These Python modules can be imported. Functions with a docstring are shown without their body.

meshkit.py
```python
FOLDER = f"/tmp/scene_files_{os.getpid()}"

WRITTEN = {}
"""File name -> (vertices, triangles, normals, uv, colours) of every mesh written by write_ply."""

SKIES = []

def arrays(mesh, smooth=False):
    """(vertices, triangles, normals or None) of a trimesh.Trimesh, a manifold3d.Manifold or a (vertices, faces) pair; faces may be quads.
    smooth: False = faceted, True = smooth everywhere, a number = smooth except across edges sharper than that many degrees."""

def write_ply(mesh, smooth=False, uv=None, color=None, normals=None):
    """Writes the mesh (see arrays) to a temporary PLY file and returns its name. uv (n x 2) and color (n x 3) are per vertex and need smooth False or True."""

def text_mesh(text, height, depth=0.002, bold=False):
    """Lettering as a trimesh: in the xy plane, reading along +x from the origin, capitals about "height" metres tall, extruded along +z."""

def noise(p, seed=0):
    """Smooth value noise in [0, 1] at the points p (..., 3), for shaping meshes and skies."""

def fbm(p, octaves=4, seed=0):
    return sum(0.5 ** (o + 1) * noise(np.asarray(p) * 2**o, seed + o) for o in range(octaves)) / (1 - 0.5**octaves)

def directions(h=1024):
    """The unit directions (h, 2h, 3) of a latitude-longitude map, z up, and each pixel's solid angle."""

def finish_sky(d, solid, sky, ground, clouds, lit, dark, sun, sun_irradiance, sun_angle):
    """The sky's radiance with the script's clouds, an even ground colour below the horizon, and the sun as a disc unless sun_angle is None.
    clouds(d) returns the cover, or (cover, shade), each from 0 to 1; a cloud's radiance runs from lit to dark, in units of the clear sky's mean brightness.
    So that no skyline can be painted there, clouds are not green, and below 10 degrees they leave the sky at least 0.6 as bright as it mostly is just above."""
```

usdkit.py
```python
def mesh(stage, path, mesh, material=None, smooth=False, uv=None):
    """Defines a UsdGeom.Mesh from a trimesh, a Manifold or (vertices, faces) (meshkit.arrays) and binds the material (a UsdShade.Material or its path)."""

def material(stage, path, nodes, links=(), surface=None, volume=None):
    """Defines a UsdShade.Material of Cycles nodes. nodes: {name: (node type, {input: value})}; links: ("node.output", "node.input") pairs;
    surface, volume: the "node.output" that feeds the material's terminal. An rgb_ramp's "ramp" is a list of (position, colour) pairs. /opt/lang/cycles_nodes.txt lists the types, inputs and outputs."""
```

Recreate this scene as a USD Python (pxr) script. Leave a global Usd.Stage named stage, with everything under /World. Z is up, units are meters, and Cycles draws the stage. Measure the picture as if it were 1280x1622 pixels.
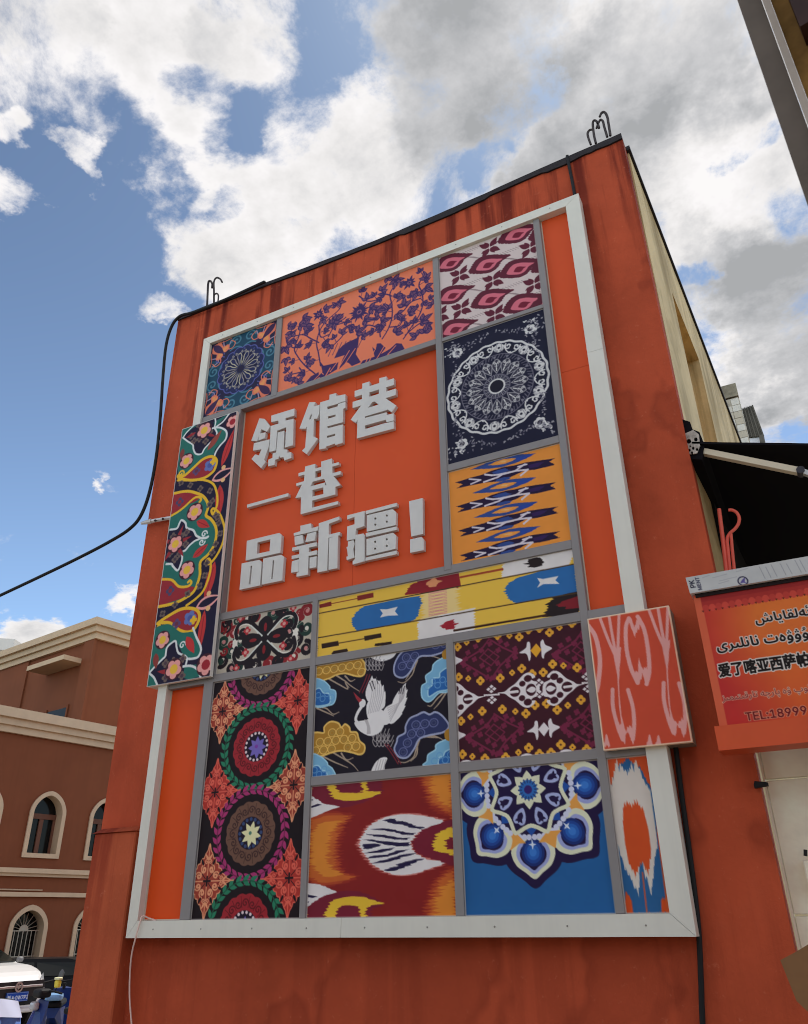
"""A painted billboard of textile patterns on an orange gable, seen from the street. Metres, z up, the billboard's face is the plane y = 0."""
import glob
import math

import numpy as np
import trimesh
import usdkit
from PIL import Image, ImageDraw, ImageFont
from pxr import Gf, Sdf, Usd, UsdGeom, UsdLux, UsdShade, Vt
from shapely import affinity
from shapely.geometry import LineString, Polygon, box as sbox
from shapely.ops import unary_union
from meshkit import fbm, noise

stage = Usd.Stage.CreateInMemory()
UsdGeom.SetStageUpAxis(stage, "Z")
UsdGeom.SetStageMetersPerUnit(stage, 1.0)
UsdGeom.Xform.Define(stage, "/World")
UsdGeom.Scope.Define(stage, "/World/Looks")

# ------------------------------------------------------------------ camera
F, CX, CY = 1255.0, 640.0, 811.0                                     # the photograph's focal length and centre, in its pixels
RC = np.array([[0.88866757, -0.01195063, -0.45839626], [-0.21848826, -0.88992498, -0.40037035], [-0.40315360, 0.45595035, -0.79345854]])
EYE = np.array([6.09458, -6.20272, 1.63533])
AX = np.array([[r[0], -r[2], r[1]] for r in RC])                     # right, down, forward in the world
cam = UsdGeom.Camera.Define(stage, "/World/camera")
right, up, back = AX[0], -AX[1], -AX[2]
cam.AddTransformOp().Set(Gf.Matrix4d(*right, 0, *up, 0, *back, 0, *EYE, 1))
cam.CreateHorizontalApertureAttr(36.0)
cam.CreateVerticalApertureAttr(36.0 * 1024 / 808)
cam.CreateFocalLengthAttr(36.0 * F / 1280)
cam.CreateFStopAttr(13.0)
cam.CreateFocusDistanceAttr(9.0)
cam.CreateClippingRangeAttr(Gf.Vec2f(0.05, 5000))
cam.CreateExposureAttr(0.08)

# ------------------------------------------------------------------ sun and sky
SUN_ELEVATION, SUN_AZIMUTH = math.radians(67), math.radians(2)     # azimuth from +y towards +x: the sun stands high behind the gable
SUN = np.array([math.sin(SUN_AZIMUTH) * math.cos(SUN_ELEVATION), math.cos(SUN_AZIMUTH) * math.cos(SUN_ELEVATION), math.sin(SUN_ELEVATION)])
SKY_STRENGTH, SUN_INTENSITY = 0.12, 0.95
sun = UsdLux.DistantLight.Define(stage, "/World/sun")
sun.CreateIntensityAttr(SUN_INTENSITY)
sun.CreateNormalizeAttr(True)
sun.CreateAngleAttr(0.53)
sun.CreateColorAttr(Gf.Vec3f(1.0, 0.94, 0.85))
zax = SUN
xax = np.cross([0, 0, 1.0], zax); xax /= np.linalg.norm(xax)
yax = np.cross(zax, xax)
sun.AddTransformOp().Set(Gf.Matrix4d(*xax, 0, *yax, 0, *zax, 0, 0, 0, 40, 1))


def ray(px, py):
    """The world direction of a pixel of the photograph."""
    return np.array([(px - CX) / F, (py - CY) / F, 1.0]) @ AX


def on(px, py, p0, n):
    d = ray(px, py)
    return EYE + d * (np.dot(np.asarray(p0, float) - EYE, n) / np.dot(d, n))


def on_y(px, py, y):
    return on(px, py, (0, y, 0), np.array([0, 1.0, 0]))


def sky_dome():
    """A physical sky with cumulus mixed in: noise on the plane of the clouds, thicker and thinner where the photograph has its banks and gaps."""
    nodes, links = {}, []

    def node(name, kind, **inputs):
        nodes[name] = (kind, inputs)
        return name

    def link(a, b):
        links.append((a, b))

    node("co", "texture_coordinate")
    node("sky", "sky_texture", sky_type="single_scattering", sun_disc=False, sun_elevation=SUN_ELEVATION, sun_rotation=math.atan2(SUN[0], SUN[1]),
         air_density=1.0, aerosol_density=0.9, ozone_density=1.6, altitude=800.0)
    node("s0", "vector_math", math_type="scale", scale=0.2); link("sky.color", "s0.vector1")
    node("s1", "gamma", gamma=1.45); link("s0.vector", "s1.color")
    node("s3", "hsv", saturation=0.82, value=1.0); link("s1.color", "s3.color")
    node("s2", "vector_math", math_type="scale", scale=SKY_GAIN); link("s3.color", "s2.vector1")
    node("xyz", "separate_xyz"); link("co.generated", "xyz.vector")
    node("s4", "map_range", range_type="smoothstep", from_min=0.15, from_max=0.80, to_min=1.30, to_max=0.88); link("xyz.z", "s4.value")
    node("s6", "vector_math", math_type="multiply", vector2=(0.97, 1.08, 1.02)); link("s2.vector", "s6.vector1")
    node("s5", "vector_math", math_type="scale"); link("s6.vector", "s5.vector1"); link("s4.result", "s5.scale")
    node("zz", "math", math_type="add", value2=0.22); link("xyz.z", "zz.value1")
    node("zc", "math", math_type="maximum", value2=0.12); link("zz.value", "zc.value1")
    node("dx", "math", math_type="divide"); link("xyz.x", "dx.value1"); link("zc.value", "dx.value2")
    node("dy", "math", math_type="divide"); link("xyz.y", "dy.value1"); link("zc.value", "dy.value2")
    node("pl", "combine_xyz", z=SEED_CLOUD); link("dx.value", "pl.x"); link("dy.value", "pl.y")
    node("n1", "noise_texture", scale=4.8, detail=11.0, roughness=0.67, distortion=0.25); link("pl.vector", "n1.vector")
    node("n2", "noise_texture", scale=1.5, detail=3.0, roughness=0.5); link("pl.vector", "n2.vector")
    node("wv", "noise_texture", scale=6.0, detail=8.0, roughness=0.62); link("pl.vector", "wv.vector")
    node("w0", "noise_texture", scale=3.2, detail=7.0, roughness=0.62); link("pl.vector", "w0.vector")
    node("w1", "vector_math", math_type="subtract", vector2=(0.5, 0.5, 0.5)); link("w0.color", "w1.vector1")
    node("w2", "vector_math", math_type="scale", scale=WARP); link("w1.vector", "w2.vector1")
    node("wd", "vector_math", math_type="add"); link("co.generated", "wd.vector1"); link("w2.vector", "wd.vector2")
    node("dir", "vector_math", math_type="normalize"); link("wd.vector", "dir.vector1")
    node("m0", "math", math_type="multiply_add", value2=0.7, value3=CLOUD_BIAS); link("n2.fac", "m0.value1")
    node("m1", "math", math_type="multiply_add", value2=3.1); link("n1.fac", "m1.value1"); link("m0.value", "m1.value3")
    last = "m1"
    for k, (px, py, r, w) in enumerate(CLOUD_BANKS):
        d = ray(px, py); d /= np.linalg.norm(d)
        edge = ray(px + r * (px < CX) - r * (px >= CX), py); edge /= np.linalg.norm(edge)
        node(f"b{k}", "vector_math", math_type="dot_product", vector2=d); link("dir.vector", f"b{k}.vector1")
        node(f"r{k}", "map_range", range_type="smootherstep", from_min=float(d @ edge), from_max=1.0, to_min=0.0, to_max=w * 1.08); link(f"b{k}.value", f"r{k}.value")
        node(f"a{k}", "math", math_type="add"); link(f"r{k}.result", f"a{k}.value1"); link(f"{last}.value", f"a{k}.value2")
        last = f"a{k}"
    node("cover", "map_range", range_type="smoothstep", from_min=0.60, from_max=1.16, to_min=0.0, to_max=1.0); link(f"{last}.value", "cover.value")
    # the grey undersides: soft masses, a little ragged, and whatever is thick
    node("g0", "math", math_type="multiply_add", value2=0.40, value3=-0.38); link(f"{last}.value", "g0.value1")
    grey = "g0"
    node("w3", "vector_math", math_type="scale", scale=WARP * 1.9); link("w1.vector", "w3.vector1")
    node("wd2", "vector_math", math_type="add"); link("co.generated", "wd2.vector1"); link("w3.vector", "wd2.vector2")
    node("dir2", "vector_math", math_type="normalize"); link("wd2.vector", "dir2.vector1")
    for k, (px, py, r, w) in enumerate(GREY_BANKS):
        d = ray(px, py); d /= np.linalg.norm(d)
        edge = ray(px + r * (px < CX) - r * (px >= CX), py); edge /= np.linalg.norm(edge)
        node(f"gb{k}", "vector_math", math_type="dot_product", vector2=d); link("dir2.vector", f"gb{k}.vector1")
        node(f"gr{k}", "map_range", range_type="smootherstep", from_min=float(d @ edge), from_max=1.0, to_min=0.0, to_max=w); link(f"gb{k}.value", f"gr{k}.value")
        node(f"ga{k}", "math", math_type="add"); link(f"gr{k}.result", f"ga{k}.value1"); link(f"{grey}.value", f"ga{k}.value2")
        grey = f"ga{k}"
    node("mod", "math", math_type="multiply_add", value2=1.9, value3=-0.95); link("wv.fac", "mod.value1")
    node("tk", "math", math_type="add", use_clamp=True); link(f"{grey}.value", "tk.value1"); link("mod.value", "tk.value2")
    node("cc", "rgb_ramp", ramp=CLOUD_RAMP); link("tk.value", "cc.fac")
    node("tint", "mix_color", blend_type="mix", use_clamp=False); link("cover.result", "tint.fac"); link("s5.vector", "tint.a"); link("cc.color", "tint.b")
    node("low", "map_range", from_min=-0.02, from_max=0.0, to_min=0.0, to_max=1.0, clamp=True); link("xyz.z", "low.value")
    node("out", "mix_color", blend_type="mix", use_clamp=False, a=(0.9, 0.85, 0.78)); link("low.result", "out.fac"); link("tint.result", "out.b")
    node("bg", "background_shader", strength=SKY_STRENGTH); link("out.result", "bg.color")
    m = usdkit.material(stage, "/World/Looks/sky", nodes, links, surface="bg.background")
    dome = UsdLux.DomeLight.Define(stage, "/World/sky")
    UsdShade.MaterialBindingAPI.Apply(dome.GetPrim()).Bind(m)
    dome.GetPrim().SetCustomDataByKey("kind", "structure")
    dome.GetPrim().SetCustomDataByKey("label", "blue summer sky with broken white and grey clouds")
    dome.GetPrim().SetCustomDataByKey("category", "sky")


SEED_CLOUD, WARP, SKY_GAIN = 3.7, 0.26, 5.6
CLOUD_BIAS = -1.12
CLOUD_RAMP = [(0.0, (7.7, 7.5, 7.5)), (0.26, (6.7, 6.55, 6.5)), (0.6, (4.9, 4.9, 5.0)), (1.0, (3.2, 3.28, 3.4))]
CLOUD_BANKS = [  # photograph x, y, radius, weight
    (60, 60, 200, 0.28), (330, 30, 240, 0.28), (250, 150, 110, 0.12), (330, 320, 170, 0.26), (230, 330, 90, 0.10), (420, 400, 130, 0.24), (560, 260, 170, 0.25),
    (660, 110, 180, 0.36), (760, 210, 130, 0.14), (930, 120, 200, 0.36), (1060, 260, 180, 0.26), (1120, 90, 160, 0.18), (1150, 430, 150, 0.2), (1240, 540, 190, 0.5),
    (1180, 340, 120, 0.18), (240, 485, 55, 0.55), (30, 215, 45, 0.44), (115, 245, 40, 0.40), (5, 320, 55, 0.52), (240, 650, 45, 0.5), (205, 940, 50, 0.55), (20, 1005, 70, 0.5), (185, 770, 30, 0.45), (110, 720, 30, 0.35),
    (620, 330, 120, 0.22), (490, 280, 150, 0.22), (340, 400, 110, 0.16), (300, 230, 70, 0.12), (880, 330, 150, 0.2),
    (110, 270, 190, -0.38), (330, 150, 95, -0.36), (425, 185, 100, -0.36), (505, 60, 90, -0.26), (60, 560, 330, -0.42), (150, 800, 330, -0.42), (215, 400, 110, -0.3), (830, 150, 75, -0.42),
    (470, 340, 70, -0.34), (345, 205, 60, -0.18), (1205, 210, 50, -0.34), (1110, 440, 50, -0.32), (800, 240, 60, -0.34), (280, 110, 60, -0.16), (1240, 665, 50, -0.3), (820, 30, 60, -0.24),
    (590, 200, 40, -0.16), (370, 300, 40, -0.22), (270, 290, 45, -0.2), (1010, 30, 60, -0.12),
]
GREY_BANKS = [(700, 90, 230, 0.62), (960, 90, 220, 0.40), (1020, 240, 190, 0.30), (1250, 520, 230, 0.75), (1130, 330, 110, 0.25), (40, 20, 130, 0.3), (380, 20, 110, 0.25)]
sky_dome()

# ------------------------------------------------------------------ helpers
LIGHT = 0.58                                                         # what a white sheet in the gable's shade shows of 1


def lin(c):
    c = np.asarray(c, float) / 255
    return np.where(c <= 0.04045, c / 12.92, ((c + 0.055) / 1.055) ** 2.4)


def seen(r, g, b, light=LIGHT):
    """The base colour of something that shows as this sRGB colour in that light."""
    return tuple(np.clip(lin((r, g, b)) / light, 0.002, 0.86))


NAMES = {}


def fresh(parent, name):
    k = NAMES.get((parent, name), 0)
    NAMES[(parent, name)] = k + 1
    return f"{parent}/{name}" + (f"_{k:03d}" if k else "")


def tag(prim, label=None, cat=None, group=None, kind=None):
    for k, v in (("label", label), ("category", cat), ("group", group), ("kind", kind)):
        if v:
            prim.SetCustomDataByKey(k, v)
    return prim


def thing(name, label, cat, loc=(0, 0, 0), rot=0.0, group=None, kind=None):
    x = UsdGeom.Xform.Define(stage, fresh("/World", name))
    x.AddTranslateOp().Set(Gf.Vec3d(*map(float, loc)))
    if rot:
        x.AddRotateZOp().Set(float(rot))
    return tag(x.GetPrim(), label, cat, group, kind)


def part(parent, name, m, mat, label=None, smooth=False, kind=None, world=True):
    """A mesh under a thing; its points are in world metres unless world is False."""
    p = str(parent.GetPath()) if parent else "/World"
    if isinstance(m, list):
        m = trimesh.util.concatenate(m)
    if parent and world:
        off = UsdGeom.Xformable(parent).ComputeLocalToWorldTransform(Usd.TimeCode.Default()).GetInverse()
        a = np.array(off)
        v = np.c_[np.asarray(m.vertices), np.ones(len(m.vertices))] @ a
        m = trimesh.Trimesh(v[:, :3], m.faces, process=False)
    return tag(usdkit.mesh(stage, fresh(p, name), m, mat, smooth=smooth).GetPrim(), label, kind=kind)


def solo(name, m, mat, label, cat, group=None, kind=None, smooth=False):
    return tag(part(None, name, m, mat, smooth=smooth), label, cat, group, kind)


def box(x0, x1, y0, y1, z0, z1, bevel=0.0):
    if bevel <= 0:
        b = trimesh.creation.box([x1 - x0, y1 - y0, z1 - z0])
        b.apply_translation([(x0 + x1) / 2, (y0 + y1) / 2, (z0 + z1) / 2])
        return b
    c = bevel
    pts = [(x, y, z) for X, x_ in ((x0, 1), (x1, -1)) for Y, y_ in ((y0, 1), (y1, -1)) for Z, z_ in ((z0, 1), (z1, -1))
           for x, y, z in ((X, Y + c * y_, Z + c * z_), (X + c * x_, Y, Z + c * z_), (X + c * x_, Y + c * y_, Z))]
    return trimesh.convex.convex_hull(np.array(pts))


def hull(pts):
    return trimesh.convex.convex_hull(np.asarray(pts, float))


def prism(poly, depth, origin=(0, 0, 0), ex=(1, 0, 0), ez=(0, 0, 1)):
    """A shapely outline in the plane of ex and ez, extruded by depth along ex x ez turned backwards (into +y for the default axes)."""
    out = []
    ex, ez = np.asarray(ex, float), np.asarray(ez, float)
    ey = -np.cross(ex, ez)
    ey /= np.linalg.norm(ey)
    for g in getattr(poly, "geoms", [poly]):
        if g.is_empty or g.geom_type != "Polygon":
            continue
        m = trimesh.creation.extrude_polygon(g, abs(depth), engine="earcut")
        v = np.asarray(m.vertices)
        w = np.asarray(origin) + v[:, :1] * ex + v[:, 1:2] * ez + v[:, 2:] * (ey if depth > 0 else -ey)
        out.append(trimesh.Trimesh(w, m.faces, process=False))
        if (np.linalg.det(np.stack([ex, ez, ey if depth > 0 else -ey])) < 0):
            out[-1].invert()
    return trimesh.util.concatenate(out)


def spline(pts, n=8, closed=False):
    p = np.asarray(pts, float)
    p = np.vstack([p[-1], p, p[0], p[1]]) if closed else np.vstack([2 * p[0] - p[1], p, 2 * p[-1] - p[-2]])
    out = []
    t = np.linspace(0, 1, n, endpoint=False)[:, None]
    for a, b, c, d in zip(p[:-3], p[1:-2], p[2:-1], p[3:]):
        out.append(0.5 * (2 * b + (c - a) * t + (2 * a - 5 * b + 4 * c - d) * t**2 + (3 * b - a - 3 * c + d) * t**3))
    out = np.vstack(out)
    return out if closed else np.vstack([out, p[-2]])


def tube(path, r, sides=8, caps=True):
    p = np.asarray(path, float)
    r = np.broadcast_to(np.asarray(r, float), len(p))
    t = np.gradient(p, axis=0)
    t /= np.maximum(np.linalg.norm(t, axis=1, keepdims=True), 1e-9)
    ref = np.array([0.31, 0.17, 0.93]) if abs(t[0] @ [0.31, 0.17, 0.93]) < 0.9 else np.array([1.0, 0, 0])
    v = []
    a = np.linspace(0, 2 * np.pi, sides, endpoint=False)
    for q, d, rr in zip(p, t, r):
        u = ref - d * (ref @ d)
        u /= np.linalg.norm(u)
        ref = u
        w = np.cross(d, u)
        v.append(q + rr * (np.cos(a)[:, None] * u + np.sin(a)[:, None] * w))
    n = len(p)
    f = []
    for i in range(n - 1):
        for k in range(sides):
            a0, a1, b0, b1 = i * sides + k, i * sides + (k + 1) % sides, (i + 1) * sides + k, (i + 1) * sides + (k + 1) % sides
            f += [[a0, a1, b1], [a0, b1, b0]]
    v = np.vstack(v)
    if caps:
        v = np.vstack([v, p[0], p[-1]])
        for k in range(sides):
            f += [[n * sides, (k + 1) % sides, k], [n * sides + 1, (n - 1) * sides + k, (n - 1) * sides + (k + 1) % sides]]
    return trimesh.Trimesh(v, f, process=False)


def lathe(profile, centre, axis=(0, 0, 1), n=24):
    """profile: (radius, height) pairs."""
    m = trimesh.creation.revolve(np.asarray(profile, float), sections=n)
    m.apply_transform(trimesh.geometry.align_vectors([0, 0, 1], np.asarray(axis, float)))
    m.apply_translation(centre)
    return m


# ------------------------------------------------------------------ materials
MATS = {}


def mat(name, color, rough=0.6, metal=0.0, vary=0.0, vscale=6.0, bump=0.0, bscale=40.0, spec=0.22, coat=0.0, streak=0.0, emission=0.0):
    if name in MATS:
        return MATS[name]
    nodes = {"p": ("principled_bsdf", {"base_color": color, "roughness": rough, "metallic": metal, "specular_ior_level": spec, "coat_weight": coat})}
    links = []
    if vary or bump or streak:
        nodes["g"] = ("geometry", {})
    if vary or streak:
        nodes["n"] = ("noise_texture", {"scale": vscale, "detail": 6.0, "roughness": 0.62})
        c = np.asarray(color, float)
        nodes["r"] = ("rgb_ramp", {"ramp": [(0.25, tuple(c * (1 - vary))), (0.5, tuple(c)), (0.75, tuple(np.clip(c * (1 + vary), 0, 0.92)))]})
        links += [("g.position", "n.vector"), ("n.fac", "r.fac")]
        src = "r.color"
        if streak:
            nodes["mp"] = ("mapping", {"scale": (9.0, 9.0, 0.5)})
            nodes["sn"] = ("noise_texture", {"scale": 1.0, "detail": 5.0, "roughness": 0.65})
            nodes["sr"] = ("rgb_ramp", {"ramp": [(0.45, (1, 1, 1)), (0.72, (1 - streak,) * 3)]})
            nodes["mx"] = ("mix_color", {"blend_type": "multiply", "fac": 1.0})
            links += [("g.position", "mp.vector"), ("mp.vector", "sn.vector"), ("sn.fac", "sr.fac"), (src, "mx.a"), ("sr.color", "mx.b")]
            src = "mx.result"
        links.append((src, "p.base_color"))
    if bump:
        nodes["bn"] = ("noise_texture", {"scale": bscale, "detail": 5.0, "roughness": 0.6})
        nodes["b"] = ("bump", {"strength": bump, "distance": 0.01})
        links += [("g.position", "bn.vector"), ("bn.fac", "b.height"), ("b.normal", "p.normal")]
    MATS[name] = usdkit.material(stage, f"/World/Looks/{name}", nodes, links, surface="p.BSDF")
    return MATS[name]


def wall_material(name, base, dark, pale, top, drips_from):
    """Painted render on a gable: blotches, long water streaks that begin at the coping, pale scuffs, trowelled relief."""
    base, dark, pale = map(np.asarray, (base, dark, pale))
    nodes = {
        "g": ("geometry", {}),
        "n": ("noise_texture", {"scale": 0.9, "detail": 8.0, "roughness": 0.6, "distortion": 0.12}),
        "r": ("rgb_ramp", {"ramp": [(0.26, tuple(base * 0.68)), (0.42, tuple(base * 0.92)), (0.52, tuple(base * 1.02)), (0.62, tuple(base * 1.12)), (0.8, tuple(base * 0.95 + pale * 0.12))]}),
        "mp": ("mapping", {"scale": (4.6, 0.9, 0.24)}),
        "sn": ("noise_texture", {"scale": 1.0, "detail": 5.0, "roughness": 0.6, "distortion": 0.12}),
        "sr": ("map_range", {"range_type": "smoothstep", "from_min": 0.45, "from_max": 0.62, "to_min": 0.0, "to_max": 1.0}),
        "z": ("separate_xyz", {}),
        "h": ("map_range", {"range_type": "smoothstep", "from_min": top - drips_from, "from_max": top, "to_min": 0.07, "to_max": 1.0}),
        "lw": ("map_range", {"range_type": "smoothstep", "from_min": -0.6, "from_max": 1.5, "to_min": 0.0, "to_max": 0.22}),
        "lc": ("map_range", {"range_type": "smoothstep", "from_min": 1.45, "from_max": 2.1, "to_min": 1.0, "to_max": 0.0}),
        "lm": ("math", {"math_type": "multiply"}),
        "hm": ("math", {"math_type": "maximum"}),
        "m": ("math", {"math_type": "multiply"}),
        "x": ("mix_color", {"blend_type": "mix", "b": tuple(dark)}),
        # tide marks: the rims of old damp patches
        "tm": ("mapping", {"scale": (0.9, 0.9, 0.6)}),
        "tn": ("noise_texture", {"scale": 0.8, "detail": 4.0, "roughness": 0.55, "distortion": 0.15}),
        "tr": ("rgb_ramp", {"ramp": [(0.56, (0, 0, 0)), (0.585, (0.34,) * 3), (0.61, (0.16,) * 3), (0.75, (0.10,) * 3)]}),
        "tx": ("mix_color", {"blend_type": "mix", "b": tuple(dark * 0.95)}),
        "pn": ("noise_texture", {"scale": 14.0, "detail": 5.0, "roughness": 0.75}),
        "pr": ("map_range", {"range_type": "smoothstep", "from_min": 0.60, "from_max": 0.80, "to_min": 0.0, "to_max": 0.40}),
        "px": ("mix_color", {"blend_type": "mix", "b": tuple(pale)}),
        "bn": ("noise_texture", {"scale": 7.0, "detail": 10.0, "roughness": 0.7}),
        "b": ("bump", {"strength": 0.6, "distance": 0.016}),
        "p": ("principled_bsdf", {"roughness": 0.82, "specular_ior_level": 0.12}),
    }
    links = [("g.position", "n.vector"), ("n.fac", "r.fac"), ("g.position", "mp.vector"), ("mp.vector", "sn.vector"), ("sn.fac", "sr.value"), ("g.position", "z.vector"), ("z.z", "h.value"),
             ("z.z", "lw.value"), ("z.z", "lc.value"), ("lw.result", "lm.value1"), ("lc.result", "lm.value2"), ("h.result", "hm.value1"), ("lm.value", "hm.value2"),
             ("sr.result", "m.value1"), ("hm.value", "m.value2"), ("r.color", "x.a"), ("m.value", "x.fac"),
             ("g.position", "tm.vector"), ("tm.vector", "tn.vector"), ("tn.fac", "tr.fac"), ("x.result", "tx.a"), ("tr.color", "tx.fac"),
             ("g.position", "pn.vector"), ("pn.fac", "pr.value"), ("tx.result", "px.a"), ("pr.result", "px.fac"), ("px.result", "p.base_color"),
             ("g.position", "bn.vector"), ("bn.fac", "b.height"), ("b.normal", "p.normal")]
    return usdkit.material(stage, f"/World/Looks/{name}", nodes, links, surface="p.BSDF")


def print_material():
    nodes = {"a": ("attribute", {}), "p": ("principled_bsdf", {"roughness": 0.5, "specular_ior_level": 0.14})}
    m = usdkit.material(stage, "/World/Looks/printed_sheet", nodes, [("a.color", "p.base_color")], surface="p.BSDF")
    UsdShade.Shader.Get(stage, "/World/Looks/printed_sheet/a").CreateInput("attribute", Sdf.ValueTypeNames.String).Set("print")
    return m


PRINT = print_material()

# ------------------------------------------------------------------ ground and the orange building
GROUND = -0.25
ORANGE_WALL = wall_material("orange_render", seen(147, 62, 38), seen(86, 27, 17), seen(180, 110, 84), 9.3, 2.6)
ORANGE_LOWER = wall_material("orange_render_pilaster", seen(146, 68, 42), seen(116, 44, 27), seen(180, 110, 84), 2.6, 1.6)
BEIGE = wall_material("beige_render", seen(162, 140, 102), seen(116, 96, 60), seen(190, 174, 140), 9.3, 5.0)
TAR = mat("bitumen", seen(34, 30, 32), rough=0.75, vary=0.3, vscale=14, bump=0.5, bscale=30)

ground_mat = mat("paving", (0.19, 0.17, 0.145), rough=0.9, vary=0.25, vscale=0.7, bump=0.25, bscale=30)
gx_, gy_ = np.meshgrid(np.r_[-400, -100, -40, np.linspace(-20, 20, 41), 40, 100, 400], np.r_[-400, -100, np.linspace(-40, 40, 41), 100, 400])
gi = np.arange(gx_.size).reshape(gx_.shape)
gq = np.stack([gi[:-1, :-1], gi[:-1, 1:], gi[1:, 1:], gi[1:, :-1]], -1).reshape(-1, 4)
gv = np.stack([gx_.ravel(), gy_.ravel(), GROUND - 0.10 * np.clip((-gx_.ravel() - 0.5) / 5, 0, 1)], 1)
tag(part(None, "ground", trimesh.Trimesh(gv, np.vstack([gq[:, [0, 1, 2]], gq[:, [0, 2, 3]]]), process=False), ground_mat), "pale worn street paving between the buildings", "ground", kind="structure")

WY, TOP = 0.17, 9.28                                                 # the gable's face and its top
LX = -0.70
SP0 = np.array([5.615, WY, 0.0]); SU = np.array([0.0504, 0.9987, 0.0]); SN = np.array([0.9987, -0.0504, 0.0])


def on_side(px, py):
    return on(px, py, SP0, SN)


gable = thing("orange_building", "tall orange gable-ended building with a beige side wall and weathered top edge", "building", (0, WY, GROUND))
xr0, xr1 = 5.665, 5.612                                              # the right-hand corner leans a little
DEEP = 14.0
far = SU * DEEP
# front wall: a slab whose face is cut with a slightly sagging coping line
top_line = [(LX, 9.24), (0.4, 9.23), (1.4, 9.19), (2.5, 9.16), (3.6, 9.18), (4.6, 9.23), (xr1, 9.27)]
front = Polygon([(LX, GROUND)] + top_line + [(xr0, GROUND)])
part(gable, "wall", prism(front, 0.24, (0, WY, 0)), ORANGE_WALL, label="orange painted gable wall with damp stains")
# side wall with a tall slit recess
wp = [on_side(*p) for p in ((1066, 482), (1087, 508), (1128, 705), (1100, 640))]
s_of = lambda p: float((np.asarray(p) - SP0) @ SU)
s0, s1 = 1.55, 3.05
side = Polygon([(0.245, GROUND), (0.245, TOP), (DEEP, TOP), (DEEP, GROUND)]).difference(sbox(s0, 6.0, s1, 8.25))
part(gable, "wall", prism(side, 0.30, SP0 + [0.004, 0, 0], SU, (0, 0, 1)), BEIGE, label="beige side wall with a tall slit recess")
rec = sbox(s0 - 0.05, 5.9, s1 + 0.05, 8.35)
part(gable, "recess_panel", prism(rec, 0.05, SP0 - SN * 0.28, SU, (0, 0, 1)), mat("ochre_render", seen(176, 130, 52), rough=0.85, vary=0.35, vscale=3, bump=0.3), label="ochre stained back of a tall window recess")
part(gable, "wall", box(LX, 5.5, WY + DEEP - 0.2, WY + DEEP, GROUND, 9.15), BEIGE)
part(gable, "wall", box(LX, LX + 0.25, WY + 0.245, WY + DEEP - 0.205, GROUND, 9.15), ORANGE_WALL)
part(gable, "roof", box(LX + 0.26, 5.25, WY + 0.25, WY + DEEP - 0.21, 8.7, 8.85), TAR)
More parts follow.
